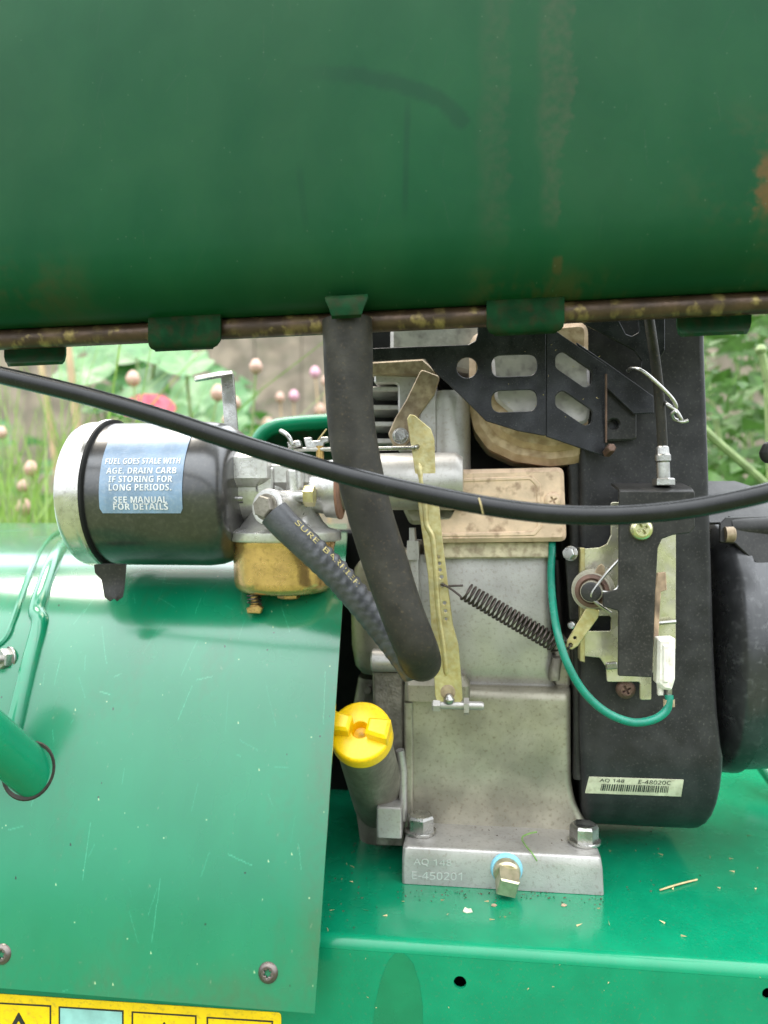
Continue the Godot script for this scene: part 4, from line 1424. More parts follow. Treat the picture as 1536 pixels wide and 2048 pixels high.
func top_end(eng: Node3D) -> void:
	# valve cover
	var s := flat(S(), [[866, 940], [1128, 934], [1134, 1083], [866, 1086]], 0.008, 0.03, 0.0022, 0.0035)
	var vc := part("valve_cover", s, M.valve_paint, eng)
	var o := XY([[872, 958], [1066, 952], [1082, 968], [1084, 1056], [1070, 1072], [872, 1074]], 0.0086)
	var inn := XY([[880, 966], [1060, 960], [1072, 972], [1074, 1052], [1066, 1062], [880, 1066]], 0.0086)
	part("pressed_ridge", S().add(plate(rounded(o, 0.002), 0.0014, 0.0005, [rounded(inset(inn if area(inn) > 0 else reversed(inn), 0.0), 0.002)]), at_z(0.0086)), M.valve_paint, vc)
	screw(vc, P(1105, 1001, 0.0076), Vector3.BACK, 0.0042, M.valve_paint, 4)
	part("cover_flange", flat(S(), [[846, 1084], [1112, 1082], [1112, 1116], [850, 1118]], 0.0015, 0.03, 0.0008, 0.0008), M.valve_bare, eng)
	# exhaust box
	var box_pts := [[938, 660], [938, 815], [948, 858], [976, 897], [1030, 922], [1100, 932], [1158, 926], [1192, 900], [1204, 860], [1204, 640]]
	s = flat(S(), box_pts, 0.002, 0.045, 0.0035, 0.010)
	var ex := part("exhaust_silencer", s, M.muffler_paint, eng)
	var inner := [[962, 660], [962, 808], [972, 842], [998, 872], [1040, 893], [1100, 903], [1150, 897], [1172, 880], [1180, 850], [1180, 640]]
	part("pressed_face", flat(S(), inner, 0.0062, 0.006, 0.0028, 0.006), M.muffler_paint, ex)
	part("outlet_face", flat(S(), [[980, 690], [1180, 690], [1180, 850], [1050, 850], [990, 800]], 0.0088, 0.004, 0.0016, 0.006), M.pale_can, ex)
	part("top_box", flat(S(), [[780, 636], [1232, 636], [1200, 740], [1186, 762], [1180, 900], [1000, 760], [780, 712]], -0.012, 0.03, 0.002, 0.002), M.pale_can, ex)
	part("added_engine_backing", flat(S(), [[735, 620], [1165, 620], [1165, 1120], [735, 1120]], -0.046, 0.02, 0.001), M.dark_void, eng)  # dark backing added to black out the gaps round silencer and port
	# cylinder head with fins
	s = flat(S(), [[748, 742], [850, 742], [872, 760], [872, 905], [796, 905], [796, 768], [748, 768]], -0.006, 0.04, 0.001, 0.002)
	var head := part("cylinder_head", s, M.cast_metal, eng)
	for y in [778, 815, 848, 882]:
		part("cooling_fin", flat(S(), [[735, y - 5], [800, y - 5], [800, y + 5], [735, y + 5]], -0.007, 0.05, 0.0004, 0.0004), M.cast_metal, head)
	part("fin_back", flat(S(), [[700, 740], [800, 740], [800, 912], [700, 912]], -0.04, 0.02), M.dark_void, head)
	part("head_gasket", flat(S(), [[740, 724], [846, 718], [872, 742], [862, 752], [740, 748]], -0.001, 0.012, 0.0008, 0.0008), M.tan_strap, head)
	# tan strap with bolt
	s = flat(S(), [[842, 738], [880, 752], [868, 790], [838, 830], [822, 880], [806, 898], [786, 892], [776, 868], [790, 836], [812, 800]], 0.008, 0.0025, 0.0005, 0.002)
	var strap := part("support_strap", s, M.tan_strap, eng)
	hex_bolt(strap, P(801, 872, 0.008), Vector3.BACK, 0.0036, 0.0032, M.plated_steel, "bolt", 0.3)
	# inlet port: a pipe from the carburettor, and the upright boss it meets
	var px0 := P(664, 960, 0.03).x
	var px1 := P(925, 960, 0.03).x
	var port := part("inlet_port", S().add(x_turn([Vector2(0.0125, px0), Vector2(0.0142, px0 + 0.0008), Vector2(0.0145, px1 - 0.004), Vector2(0.012, px1)], P(768, 962, 0.022).y, 0.014, 40)), M.cast_metal, eng)
	part("port_boss", S().add(lathe([Vector2(0.011, P(900, 1040, 0.006).y), Vector2(0.0115, P(900, 1030, 0.006).y), Vector2(0.0112, P(900, 800, 0.006).y), Vector2(0.010, P(900, 780, 0.006).y)], 32), Transform3D(Basis.IDENTITY, Vector3(P(897, 900, 0.0).x, 0, -0.004))), M.cast_metal, port)
	part("port_web", flat(S(), [[838, 840], [846, 775], [872, 752], [874, 905], [842, 905]], 0.006, 0.01, 0.0006, 0.001), M.cast_metal, port)
	part("port_underside", flat(S(), [[796, 1000], [930, 1000], [905, 1046], [820, 1050]], 0.008, 0.02, 0.002, 0.004), M.cast_oily, port)
	# heat guard: a front plate, a folded plate and two stays
	s = S()
	var slot := func(x0: float, y0: float, x1: float, y1: float, r: float) -> Array:
		return [[x0, y0], [x1, y1], [x1, y1 + r], [x0, y0 + r]]
	var holes := []
	for q in [slot.call(983, 711, 1074, 708, 43), slot.call(983, 782, 1074, 779, 43)]:
		holes.append(rounded(XY(q, 0.024), 0.0049, 8))
	var hc := P(934, 735, 0.024)
	holes.append(circle(Vector2(hc.x, hc.y), 20.5 * unit(0.024), 28))
	s.add(plate(rounded(XY([[700, 698], [936, 689], [951, 681], [955, 668], [955, 650], [1092, 646], [1092, 872], [1036, 862], [972, 842], [940, 810], [905, 776], [868, 742], [850, 717], [700, 724]], 0.024), 0.0008), 0.0012, 0.0003, holes), at_z(0.024))
	var guard := part("heat_guard", s, M.guard_black, eng)
	var gn := Vector3(0.26, 0.0, 1.0)
	var go := P(1091, 760, 0.024)
	var gs := S()
	leaning(gs, [[1093, 646], [1121, 668], [1214, 731], [1210, 913], [1093, 873]], go, gn, 0.0012, 0.0003, 0.0004,
		[[[1111, 712], [1125, 702], [1186, 744], [1184, 768], [1170, 776], [1111, 735]], [[1111, 790], [1125, 780], [1186, 822], [1184, 846], [1170, 852], [1111, 812]]], 0.0032)
	part("folded_wing", gs, M.guard_black, guard)
	var ds := Vector3(0.05, 0.0, 1.0)
	part("slanting_stay", leaning(S(), [[1150, 682], [1220, 730], [1307, 792], [1308, 826], [1268, 828], [1213, 776]], P(1213, 730, 0.016), ds, 0.0014, 0.0003, 0.0004), M.guard_black, guard)
	part("upper_stay", flat(S(), [[1140, 615], [1330, 615], [1330, 700], [1298, 756], [1282, 738], [1284, 722], [1268, 700], [1176, 652]], 0.018, 0.0014, 0.0003, 0.0008, [rounded(XY([[1232, 630], [1276, 630], [1278, 664], [1264, 672], [1252, 668]], 0.018), 0.001)]), M.guard_black, guard)
	part("stay_slot_plate", flat(S(), [[1205, 745], [1274, 765], [1274, 880], [1205, 882]], 0.011, 0.004, 0.0008, 0.0022, [circle(Vector2(P(1228, 848, 0.011).x, P(1228, 848, 0.011).y), 0.0024, 20)]), M.satin_black, guard)
	part("guard_stud", S().add(lathe([Vector2(0.0024, 0), Vector2(0.0024, 0.008), Vector2(0.0018, 0.009)], 6), axis(P(1214, 905, 0.016), Vector3(0.1, 0.2, 1))), M.rust, guard, "", 25.0)
	var rp := P(1222, 700, 0.01)
	part("guard_rod", S().add(tube([P(1212, 748, 0.019), P(1212, 840, 0.018), P(1212, 885, 0.017)], 0.00055, 8)), M.rust, guard)


func reversed(p: PackedVector2Array) -> PackedVector2Array:
	var q := PackedVector2Array(p)
	q.reverse()
	return q


func blower(eng: Node3D) -> void:
	var rows := []
	for q in [[560, 1410], [700, 1411], [900, 1418], [1100, 1424], [1300, 1430], [1420, 1437]]:
		rows.append([P(1290, q[0], 0.004).y, P(1160, q[0], 0.004).x, P(q[1], q[0], 0.004).x, 0.004])
	var yb := P(1290, 1486, 0.004).y
	var xr := P(1444, 1480, 0.004).x
	rows.append([yb, P(1160, 1480, 0.004).x, xr, 0.004])
	var rr := 0.05
	var steps := [6, 14, 24, 34, 44, 54, 64, 74, 84, 90]
	for st in steps:
		var a := deg_to_rad(st)
		rows.append([yb - sin(a) * rr * 1.16, P(1160, 1480, 0.004).x + 0.0006 * st / 10.0, xr + 0.0012 - 0.010 * pow(st / 90.0, 3.0), 0.004 - (1 - cos(a)) * rr])
	var solid := []
	for w in rows:
		house_line.append([w[0], w[3]])
		solid.append([w[0], w[1], w[2], w[3], -0.085, 0.0032])
	var h := part("blower_housing", S().add(stack(solid, 5)), M.black_paint, eng)
	# side wall of the housing towards the engine
	part("housing_side_wall", S().add(stack(rows_px([[1560, 1148, 1166, -0.002, -0.08, 0.002], [1300, 1146, 1166, -0.002, -0.08, 0.002], [1090, 1140, 1166, -0.002, -0.08, 0.002], [930, 1136, 1166, -0.002, -0.08, 0.002], [640, 1140, 1166, -0.004, -0.08, 0.002]]))), M.satin_black, h)
	# sticker with a bar code
	var spot := func(u: float, v: float) -> Array:      # u, v from 0 to 1 on the sticker
		var a := Vector2(1178, 1553).lerp(Vector2(1367, 1559), u)
		var b := Vector2(1170, 1585).lerp(Vector2(1362, 1592), u)
		var q := a.lerp(b, v)
		return hit(house_line, q.x, q.y)
	var lay := func(u0: float, v0: float, u1: float, v1: float, lift: float, thick: float, n: int) -> Piece:
		var grid := []
		for i in 5:
			var row := []
			for j in n + 1:
				var g: Array = spot.call(lerpf(u0, u1, float(j) / n), lerpf(v0, v1, i / 4.0))
				row.append(g[0] + g[1] * lift)
			grid.append(row)
		return sheet(grid, thick)
	part("serial_sticker", S().add(lay.call(0.0, 0.0, 1.0, 1.0, 0.0004, 0.0005, 6)), M.sticker_cream, h)
	var g := RandomNumberGenerator.new()
	g.seed = 77
	var bars := S()
	var x := 0.15
	while x < 0.86:
		var w := g.randf_range(0.005, 0.016)
		bars.add(lay.call(x, 0.40, x + w, 0.80, 0.0005, 0.0001, 1))
		x += w + g.randf_range(0.006, 0.014)
	tag(part("bar_code", bars, M.print_black, h), "", "", "", "stuff")
	for q in [["AQ 148", 0.25, 0.2, 0.26, 0.24], ["E-48020C", 0.7, 0.2, 0.34, 0.24]]:
		var cu: float = q[1]
		var cv: float = q[2]
		var where := func(a: float, b: float) -> Array:
			var k: Array = spot.call(cu + a, cv - b)
			return [k[0] + k[1] * 0.00045, k[1]]
		part("sticker_number", letters(S(), q[0], q[4], q[3], where, 0.0001), M.print_black, h)
	# starter drum at the right
	var sx := P(1452, 1290, -0.04).x
	var cy := P(1452, 1295, -0.04).y
	var drum := part("starter_drum", S().add(x_turn([Vector2(0.060, sx - 0.012), Vector2(0.0690, sx - 0.006), Vector2(0.0705, sx - 0.003), Vector2(0.0708, sx + 0.0035), Vector2(0.0690, sx + 0.0040), Vector2(0.0685, sx + 0.012), Vector2(0.067, sx + 0.03), Vector2(0.060, sx + 0.06)], cy, -0.058, 64)), M.drum_black, eng)
	var b := S()
	leaning(b, [[1440, 1046], [1452, 1034], [1600, 1030], [1600, 1200], [1538, 1150], [1470, 1086], [1440, 1084]], P(1480, 1050, -0.015), Vector3(0.1, 0.35, 1.0), 0.0016, 0.0004, 0.001)
	var sb := part("starter_bracket", b, M.satin_black, eng)
	part("bracket_pin", S().add(x_turn([Vector2(0.0040, P(1440, 1068, -0.02).x), Vector2(0.0040, P(1456, 1068, -0.02).x), Vector2(0.0034, P(1459, 1068, -0.02).x)], P(1455, 1069, -0.012).y, -0.012, 20)), M.tan_strap, sb)
	part("rolled_eye", S().add(x_turn([Vector2(0.0062, P(1458, 1060, -0.02).x), Vector2(0.0062, P(1600, 1060, -0.02).x)], P(1470, 1056, -0.02).y, -0.02, 20)), M.satin_black, sb)
	part("top_plate", S().add(sheet([[P(1400, 962, -0.05), P(1470, 962, -0.05), P(1620, 1010, -0.05)], [P(1400, 1045, -0.018), P(1470, 1044, -0.018), P(1620, 1060, -0.018)]], 0.0015)), M.satin_black, sb)
	part("trigger_knob", S().add(ball(P(1536, 905, 0.0), 0.0042, 1.3)), M.satin_black, sb)


func governor(eng: Node3D) -> void:
	var z := 0.028
	var pts := [[814, 838], [819, 829], [829, 830], [862, 858], [869, 880], [870, 930], [877, 1000], [884, 1070], [890, 1120], [899, 1195], [906, 1250], [917, 1290], [923, 1360], [925, 1398], [918, 1416], [905, 1418], [900, 1398], [893, 1400], [888, 1418], [876, 1414], [870, 1390], [867, 1320], [862, 1240], [856, 1150], [846, 1080], [836, 1010], [828, 930], [820, 880]]
	var s := S()
	var holes := []
	for q in [[834, 894, 4.5], [877, 1114, 3.6], [879, 1127, 3.6], [880, 1140, 3.6], [883, 1154, 4.0], [885, 1170, 4.2], [889, 1206, 3.8], [891, 1222, 3.4], [892, 1238, 3.2]]:
		var c := P(q[0], q[1], z)
		holes.append(circle(Vector2(c.x, c.y), q[2] * unit(z), 12))
	var oval := PackedVector2Array()
	for i in 20:
		var c := P(896 + 13 * cos(TAU * i / 20), 1392 + 17 * sin(TAU * i / 20), z)
		oval.append(Vector2(c.x, c.y))
	s.add(plate(rounded(XY(pts, z), 0.0006), 0.0016, 0.0003), at_z(z - 0.0002))
	s = S().add(plate(rounded(XY(pts, z), 0.0006, 3), 0.0016, 0.0003, holes), at_z(z))
	var lever := part("governor_lever", s, M.yellow_zinc, eng)
	var rib := []
	for q in [[838, 918], [842, 960], [850, 1010], [853, 1048], [864, 1072], [868, 1100], [872, 1150], [878, 1230], [888, 1300], [893, 1352]]:
		rib.append(P(q[0], q[1], z - 0.0008))
	part("pressed_rib", S().add(tube(smooth_path(rib, 4), func(k: float, _a: float) -> float: return 0.0016 if k > 0.02 and k < 0.98 else 0.0008, 10)), M.yellow_zinc, lever)
	part("pivot_eye", S().add(lathe([Vector2(0.0036, 0), Vector2(0.0036, 0.0005), Vector2(0.0031, 0.0007)], 24), axis(P(896, 1384, z - 0.0004), Vector3.BACK)), M.tan_strap, lever)
	part("shaft_end", S().add(ball(P(898, 1398, z + 0.0008), 0.0028, 1.0)), M.plated_steel, lever)
	# clamp bolt across the foot of the lever
	var y := P(900, 1411, z).y
	part("clamp_bolt", S().add(x_turn([Vector2(0.0016, P(868, 1411, z).x), Vector2(0.0021, P(870, 1411, z).x), Vector2(0.0021, P(964, 1411, z).x), Vector2(0.0015, P(968, 1411, z).x)], y, z - 0.001, 14)), M.cast_metal, lever)
	part("clamp_nut", S().add(x_turn([Vector2(0.0042, P(928, 1411, z).x), Vector2(0.0042, P(938, 1411, z).x)], y - 0.0004, z - 0.001, 6, 0.5)), M.cast_metal, lever, "", 25.0)
	part("clamp_head", S().add(x_turn([Vector2(0.0022, P(864, 1411, z).x), Vector2(0.0030, P(867, 1411, z).x), Vector2(0.0030, P(880, 1411, z).x)], y - 0.0004, z - 0.0005, 6, 0.2)), M.cast_metal, lever, "", 25.0)
	# throttle rod from lever to carburettor
	var rod := [P(834, 893, z + 0.0012), P(828, 895, z + 0.003), P(815, 896, z + 0.003), P(700, 898, z), P(588, 899, 0.026)]
	part("throttle_rod", S().add(tube(smooth_path(rod, 4), 0.00105, 10)), M.plated_steel, eng)
	# spring
	var a := P(931, 1183, 0.030)
	var b := P(1113, 1288, 0.024)
	var d := (b - a).normalized()
	var u := d.cross(Vector3.BACK).normalized()
	var v := u.cross(d)
	var coil := []
	var turns := 23.0
	for i in int(turns * 14) + 1:
		var k := float(i) / (turns * 14)
		var an := TAU * turns * k
		coil.append(a.lerp(b, k) + (u * cos(an) + v * sin(an)) * 0.0042)
	var sh := S().add(tube(coil, 0.00062, 7))
	var spr := part("governor_spring", sh, M.spring_steel, eng, "", 60.0)
	part("spring_hook", S().add(tube(smooth_path([coil[0], P(920, 1192, 0.03), P(902, 1178, 0.0295), P(888, 1170, 0.030), P(884, 1170, 0.027), P(898, 1172, 0.0255), P(926, 1171, 0.0262)], 5), 0.00055, 7)), M.spring_steel, spr)
	part("spring_hook", S().add(tube(smooth_path([coil[-1], P(1118, 1300, 0.028), P(1130, 1300, 0.030), P(1140, 1292, 0.030), P(1141, 1289, 0.024), P(1128, 1284, 0.024)], 5), 0.00055, 7)), M.spring_steel, spr)


func controls(eng: Node3D) -> void:
	# plated back plate
	var pts := [[1163, 1098], [1198, 1095], [1214, 1088], [1222, 1070], [1222, 1004], [1352, 1004], [1352, 1300], [1332, 1300], [1332, 1345], [1303, 1345], [1303, 1400], [1280, 1400], [1280, 1364], [1214, 1364], [1212, 1334], [1200, 1316], [1165, 1312], [1160, 1262], [1222, 1262], [1222, 1232], [1163, 1232]]
	var zp := 0.014
	var cp := part("control_plate", flat(S(), pts, zp, 0.0016, 0.0003, 0.001), M.zinc_plate, eng)
	part("plate_flange", flat(S(), [[1160, 1096], [1170, 1096], [1170, 1325], [1160, 1322]], zp + 0.0012, 0.008, 0.0004), M.yellow_zinc, cp)
	part("plate_lug", flat(S(), [[1130, 1096], [1163, 1094], [1163, 1240], [1140, 1240]], zp - 0.004, 0.004, 0.0004, 0.001), M.satin_black, cp)
	hex_bolt(cp, P(1142, 1107, zp), Vector3(-0.55, 0.1, 1), 0.0032, 0.0042, M.plated_steel, "bolt", 0.2)
	screw(cp, P(1251, 1378, zp - 0.004), Vector3.BACK, 0.0047, M.rust, 4, "rusty_screw")
	part("spring_stop", flat(S(), [[1212, 1327], [1234, 1325], [1237, 1338], [1213, 1340]], zp + 0.002, 0.003, 0.0005, 0.0006), M.plated_steel, cp)
	part("small_peg", S().add(lathe([Vector2(0.0018, 0), Vector2(0.0018, 0.005), Vector2(0.0013, 0.0056)], 16), axis(P(1146, 1250, zp), Vector3(-0.3, 0.1, 1))), M.plated_steel, cp)
	part("lever_strip", flat(S(), [[1315, 1146], [1332, 1144], [1334, 1180], [1322, 1184], [1316, 1292], [1306, 1292], [1310, 1180]], zp + 0.014, 0.002, 0.0003, 0.0003), M.red_strip, cp)
	part("slot_pin", S().add(tube([P(1318, 1246, zp + 0.004), P(1352, 1243, zp + 0.005)], 0.0011, 8)), M.plated_steel, cp)
	# black control bracket
	var zb := 0.040
	var bp := [[1238, 982], [1390, 982], [1390, 1052], [1380, 1066], [1346, 1070], [1324, 1078], [1316, 1096], [1310, 1200], [1305, 1355], [1236, 1352], [1237, 1222], [1206, 1213], [1206, 1186], [1237, 1178]]
	var br := part("control_bracket", flat(S(), bp, zb, 0.0014, 0.0004, 0.001), M.satin_black, eng)
	var l := P(1240, 983, zb)
	var r := P(1388, 983, zb)
	var up := PackedVector3Array()
	var lb := l + Vector3(-0.0005, 0.0046, -0.02)
	var rbk := r + Vector3(-0.0005, 0.0046, -0.02)
	part("bent_top", S().add(sheet([[lb, lb.lerp(rbk, 0.5), rbk], [l.lerp(lb, 0.2) + Vector3(0, 0.0009, 0), l.lerp(r, 0.5).lerp(lb.lerp(rbk, 0.5), 0.2) + Vector3(0, 0.0009, 0), r.lerp(rbk, 0.2) + Vector3(0, 0.0009, 0)], [l.lerp(lb, 0.06) + Vector3(0, 0.0005, 0), l.lerp(r, 0.5).lerp(lb.lerp(rbk, 0.5), 0.06) + Vector3(0, 0.0005, 0), r.lerp(rbk, 0.06) + Vector3(0, 0.0005, 0)], [l + Vector3(0, -0.0006, 0.0001), l.lerp(r, 0.5) + Vector3(0, -0.0006, 0.0001), r + Vector3(0, -0.0006, 0.0001)]], 0.0013)), M.satin_black, br)
	screw(br, P(1282, 1058, zb), Vector3.BACK, 0.0053, M.yellow_screw, 4)
	# spool with its arm
	var c := P(1186, 1180, 0.022)
	var sp := part("throttle_spool", S().add(lathe([Vector2(0.0098, -0.001), Vector2(0.0102, 0), Vector2(0.0100, 0.0012), Vector2(0.008, 0.0014), Vector2(0.0078, 0.0040), Vector2(0.0086, 0.0044), Vector2(0.0084, 0.0054), Vector2(0.0052, 0.0058), Vector2(0.0050, 0.011)], 36), axis(c, Vector3(-0.22, 0.02, 1))), M.cast_oily, eng)
	part("spool_washer", S().add(lathe([Vector2(0.0076, 0.0048), Vector2(0.0080, 0.0056), Vector2(0.0079, 0.0066), Vector2(0.0062, 0.0072), Vector2(0.0050, 0.0060)], 36), axis(c, Vector3(-0.22, 0.02, 1))), M.rust, sp)
	part("spool_core", S().add(lathe([Vector2(0.0046, 0.011), Vector2(0.0046, 0.0125), Vector2(0.0036, 0.0130)], 24), axis(c, Vector3(-0.22, 0.02, 1))), M.satin_black, sp)
	var h1 := P(1150, 1276, 0.026)
	var h2 := P(1141, 1290, 0.026)
	part("spool_arm", S().add(plate(rounded(XY([[1174, 1214], [1200, 1220], [1196, 1236], [1156, 1292], [1144, 1300], [1133, 1294], [1134, 1282]], 0.026), 0.0012), 0.0012, 0.0003, [circle(Vector2(h1.x, h1.y), 0.0008, 12), circle(Vector2(h2.x, h2.y), 0.0009, 12)]), at_z(0.026)), M.yellow_zinc, sp)
	part("pointer_tab", flat(S(), [[1186, 1152], [1196, 1132], [1204, 1127], [1210, 1134], [1209, 1160]], 0.026, 0.001, 0.0003, 0.0005), M.tan_strap, sp)
	part("return_wire", S().add(tube(smooth_path([P(1240, 1117, 0.034), P(1214, 1145, 0.0345), P(1186, 1182, 0.0345), P(1184, 1196, 0.034), P(1196, 1208, 0.034), P(1222, 1226, 0.034)], 5), 0.0008, 8)), M.plated_steel, sp)
	part("hook_wire", S().add(tube(smooth_path([P(1206, 1183, 0.036), P(1222, 1184, 0.038), P(1236, 1175, 0.0385), P(1239, 1158, 0.0385)], 5), 0.0007, 8)), M.plated_steel, sp)
	# switch connector
	var k := part("stop_switch_plug", flat(S(), [[1316, 1278], [1352, 1276], [1351, 1360], [1344, 1382], [1328, 1380], [1314, 1368]], 0.036, 0.008, 0.0012, 0.0012), M.white_plastic, eng)
	part("plug_rib", flat(S(), [[1326, 1290], [1338, 1290], [1337, 1366], [1326, 1366]], 0.0368, 0.003, 0.0006, 0.0005), M.white_plastic, k)
	part("plug_tail", flat(S(), [[1316, 1366], [1328, 1376], [1328, 1392], [1317, 1392]], 0.033, 0.003, 0.0006, 0.0003), M.white_plastic, k)
	part("crimp", S().add(tube([P(1339, 1378, 0.033), P(1338, 1394, 0.033)], 0.0013, 8)), M.plated_steel, k)
	for q in [1332, 1344]:
		part("crimp", S().add(tube([P(q, 1399, 0.0345), P(q, 1413, 0.0345)], 0.0013, 10)), M.tan_strap, k)


func air_filter(eng: Node3D) -> void:
	var cy := P(300, 988, 0.03).y
	var cz := 0.03
	var R := 0.0362
	var xa := P(115, 985, 0.066).x
	var xb := P(156, 985, 0.066).x
	var xe := P(440, 985, 0.066).x
	var can := part("air_filter", S().add(x_turn([Vector2(R * 0.96, xb - 0.004), Vector2(R * 0.985, xb), Vector2(R * 0.985, xe - 0.024), Vector2(R * 0.985, xe - 0.016), Vector2(R * 0.965, xe - 0.010), Vector2(R * 0.92, xe - 0.0055), Vector2(R * 0.85, xe - 0.002), Vector2(R * 0.72, xe), Vector2(R * 0.3, xe + 0.0006)], cy, cz, 72)), M.canister_black, eng)
	part("end_cap", S().add(x_turn([Vector2(R * 0.86, xa - 0.004), Vector2(R * 0.93, xa - 0.0035), Vector2(R * 0.985, xa - 0.0018), Vector2(R * 1.005, xa + 0.0008), Vector2(R * 1.01, xb - 0.004), Vector2(R * 1.035, xb - 0.0022), Vector2(R * 1.04, xb - 0.0006), Vector2(R * 1.02, xb + 0.0004), Vector2(R * 0.99, xb + 0.0005)], cy, cz, 72)), M.silver_cap, can)
	part("cap_seal", S().add(x_turn([Vector2(R * 0.985, xb + 0.0003), Vector2(R * 1.034, xb + 0.0006), Vector2(R * 1.034, xb + 0.0018), Vector2(R * 0.985, xb + 0.0024)], cy, cz, 72)), M.dark_void, can)
	# tongue under the cap
	var lip := S()
	var g := []
	for q in [[188, 252, 1130, 0.058], [190, 251, 1146, 0.057], [203, 250, 1160, 0.0565], [206, 249, 1176, 0.0568], [209, 246, 1188, 0.0575], [220, 234, 1197, 0.058]]:
		var row := []
		for k in 5:
			row.append(P(lerpf(q[0], q[1], k / 4.0), q[2] - 6 * sin(PI * k / 4.0) * (1.0 if q[2] > 1180 else 0.2) + (6 if q[2] > 1180 else 0), q[3] + 0.0012 * sin(PI * k / 4.0)))
		g.append(row)
	part("release_tongue", lip.add(sheet(g, 0.0014)), M.satin_black, can)
	# label, wrapped on the canister
	var around := func(x: float, a: float, lift: float) -> Vector3:
		return Vector3(x, cy + sin(a) * (R * 0.985 + lift), cz + cos(a) * (R * 0.985 + lift))
	var x0 := P(199, 985, 0.0655).x
	var x1 := P(365, 985, 0.0655).x
	var a0 := -0.27
	var a1 := 0.88
	var grid := []
	for i in 19:
		var a := lerpf(a0, a1, i / 18.0)
		var ins := 0.0012 if i == 0 or i == 18 else 0.0
		grid.append([around.call(x0 + ins, a, 0.00022), around.call(x0 + 0.0016, a, 0.00022), around.call(x1 - 0.0016, a, 0.00022), around.call(x1 - ins, a, 0.00022)])
	part("blue_label", S().add(sheet(grid, 0.0003)), M.blue_label, can)
	var lines := [["FUEL GOES STALE WITH", 0.375, 0.036], ["AGE. DRAIN CARB", 0.245, 0.0335], ["IF STORING FOR", 0.135, 0.0305], ["LONG PERIODS.", 0.03, 0.0300], ["SEE MANUAL", -0.125, 0.0255], ["FOR DETAILS", -0.212, 0.0262]]
	var mid := (x0 + x1) / 2
	for q in lines:
		var ca: float = q[1] + 0.03
		var place := func(x: float, y: float) -> Array:
			var a := ca + y / R
			return [around.call(mid + x, a, 0.0007), Vector3(0, sin(a), cos(a))]
		part("label_lettering", letters(S(), q[0], 0.0030, q[2], place, 0.00008, true), M.print_white, can)
	# bent steel strip behind the canister
	var sb := P(455, 800, 0.0)
	part("bent_strip", flat(S(), [[441, 752], [466, 747], [476, 870], [450, 872]], 0.012, 0.0016, 0.0003), M.plated_steel, can)
	part("strip_foot", S().add(sheet([[P(392, 756, 0.0), P(392, 764, 0.002)], [P(440, 748, 0.004), P(440, 756, 0.012)], [P(466, 746, 0.008), P(466, 752, 0.012)]], 0.0014)), M.plated_steel, can)


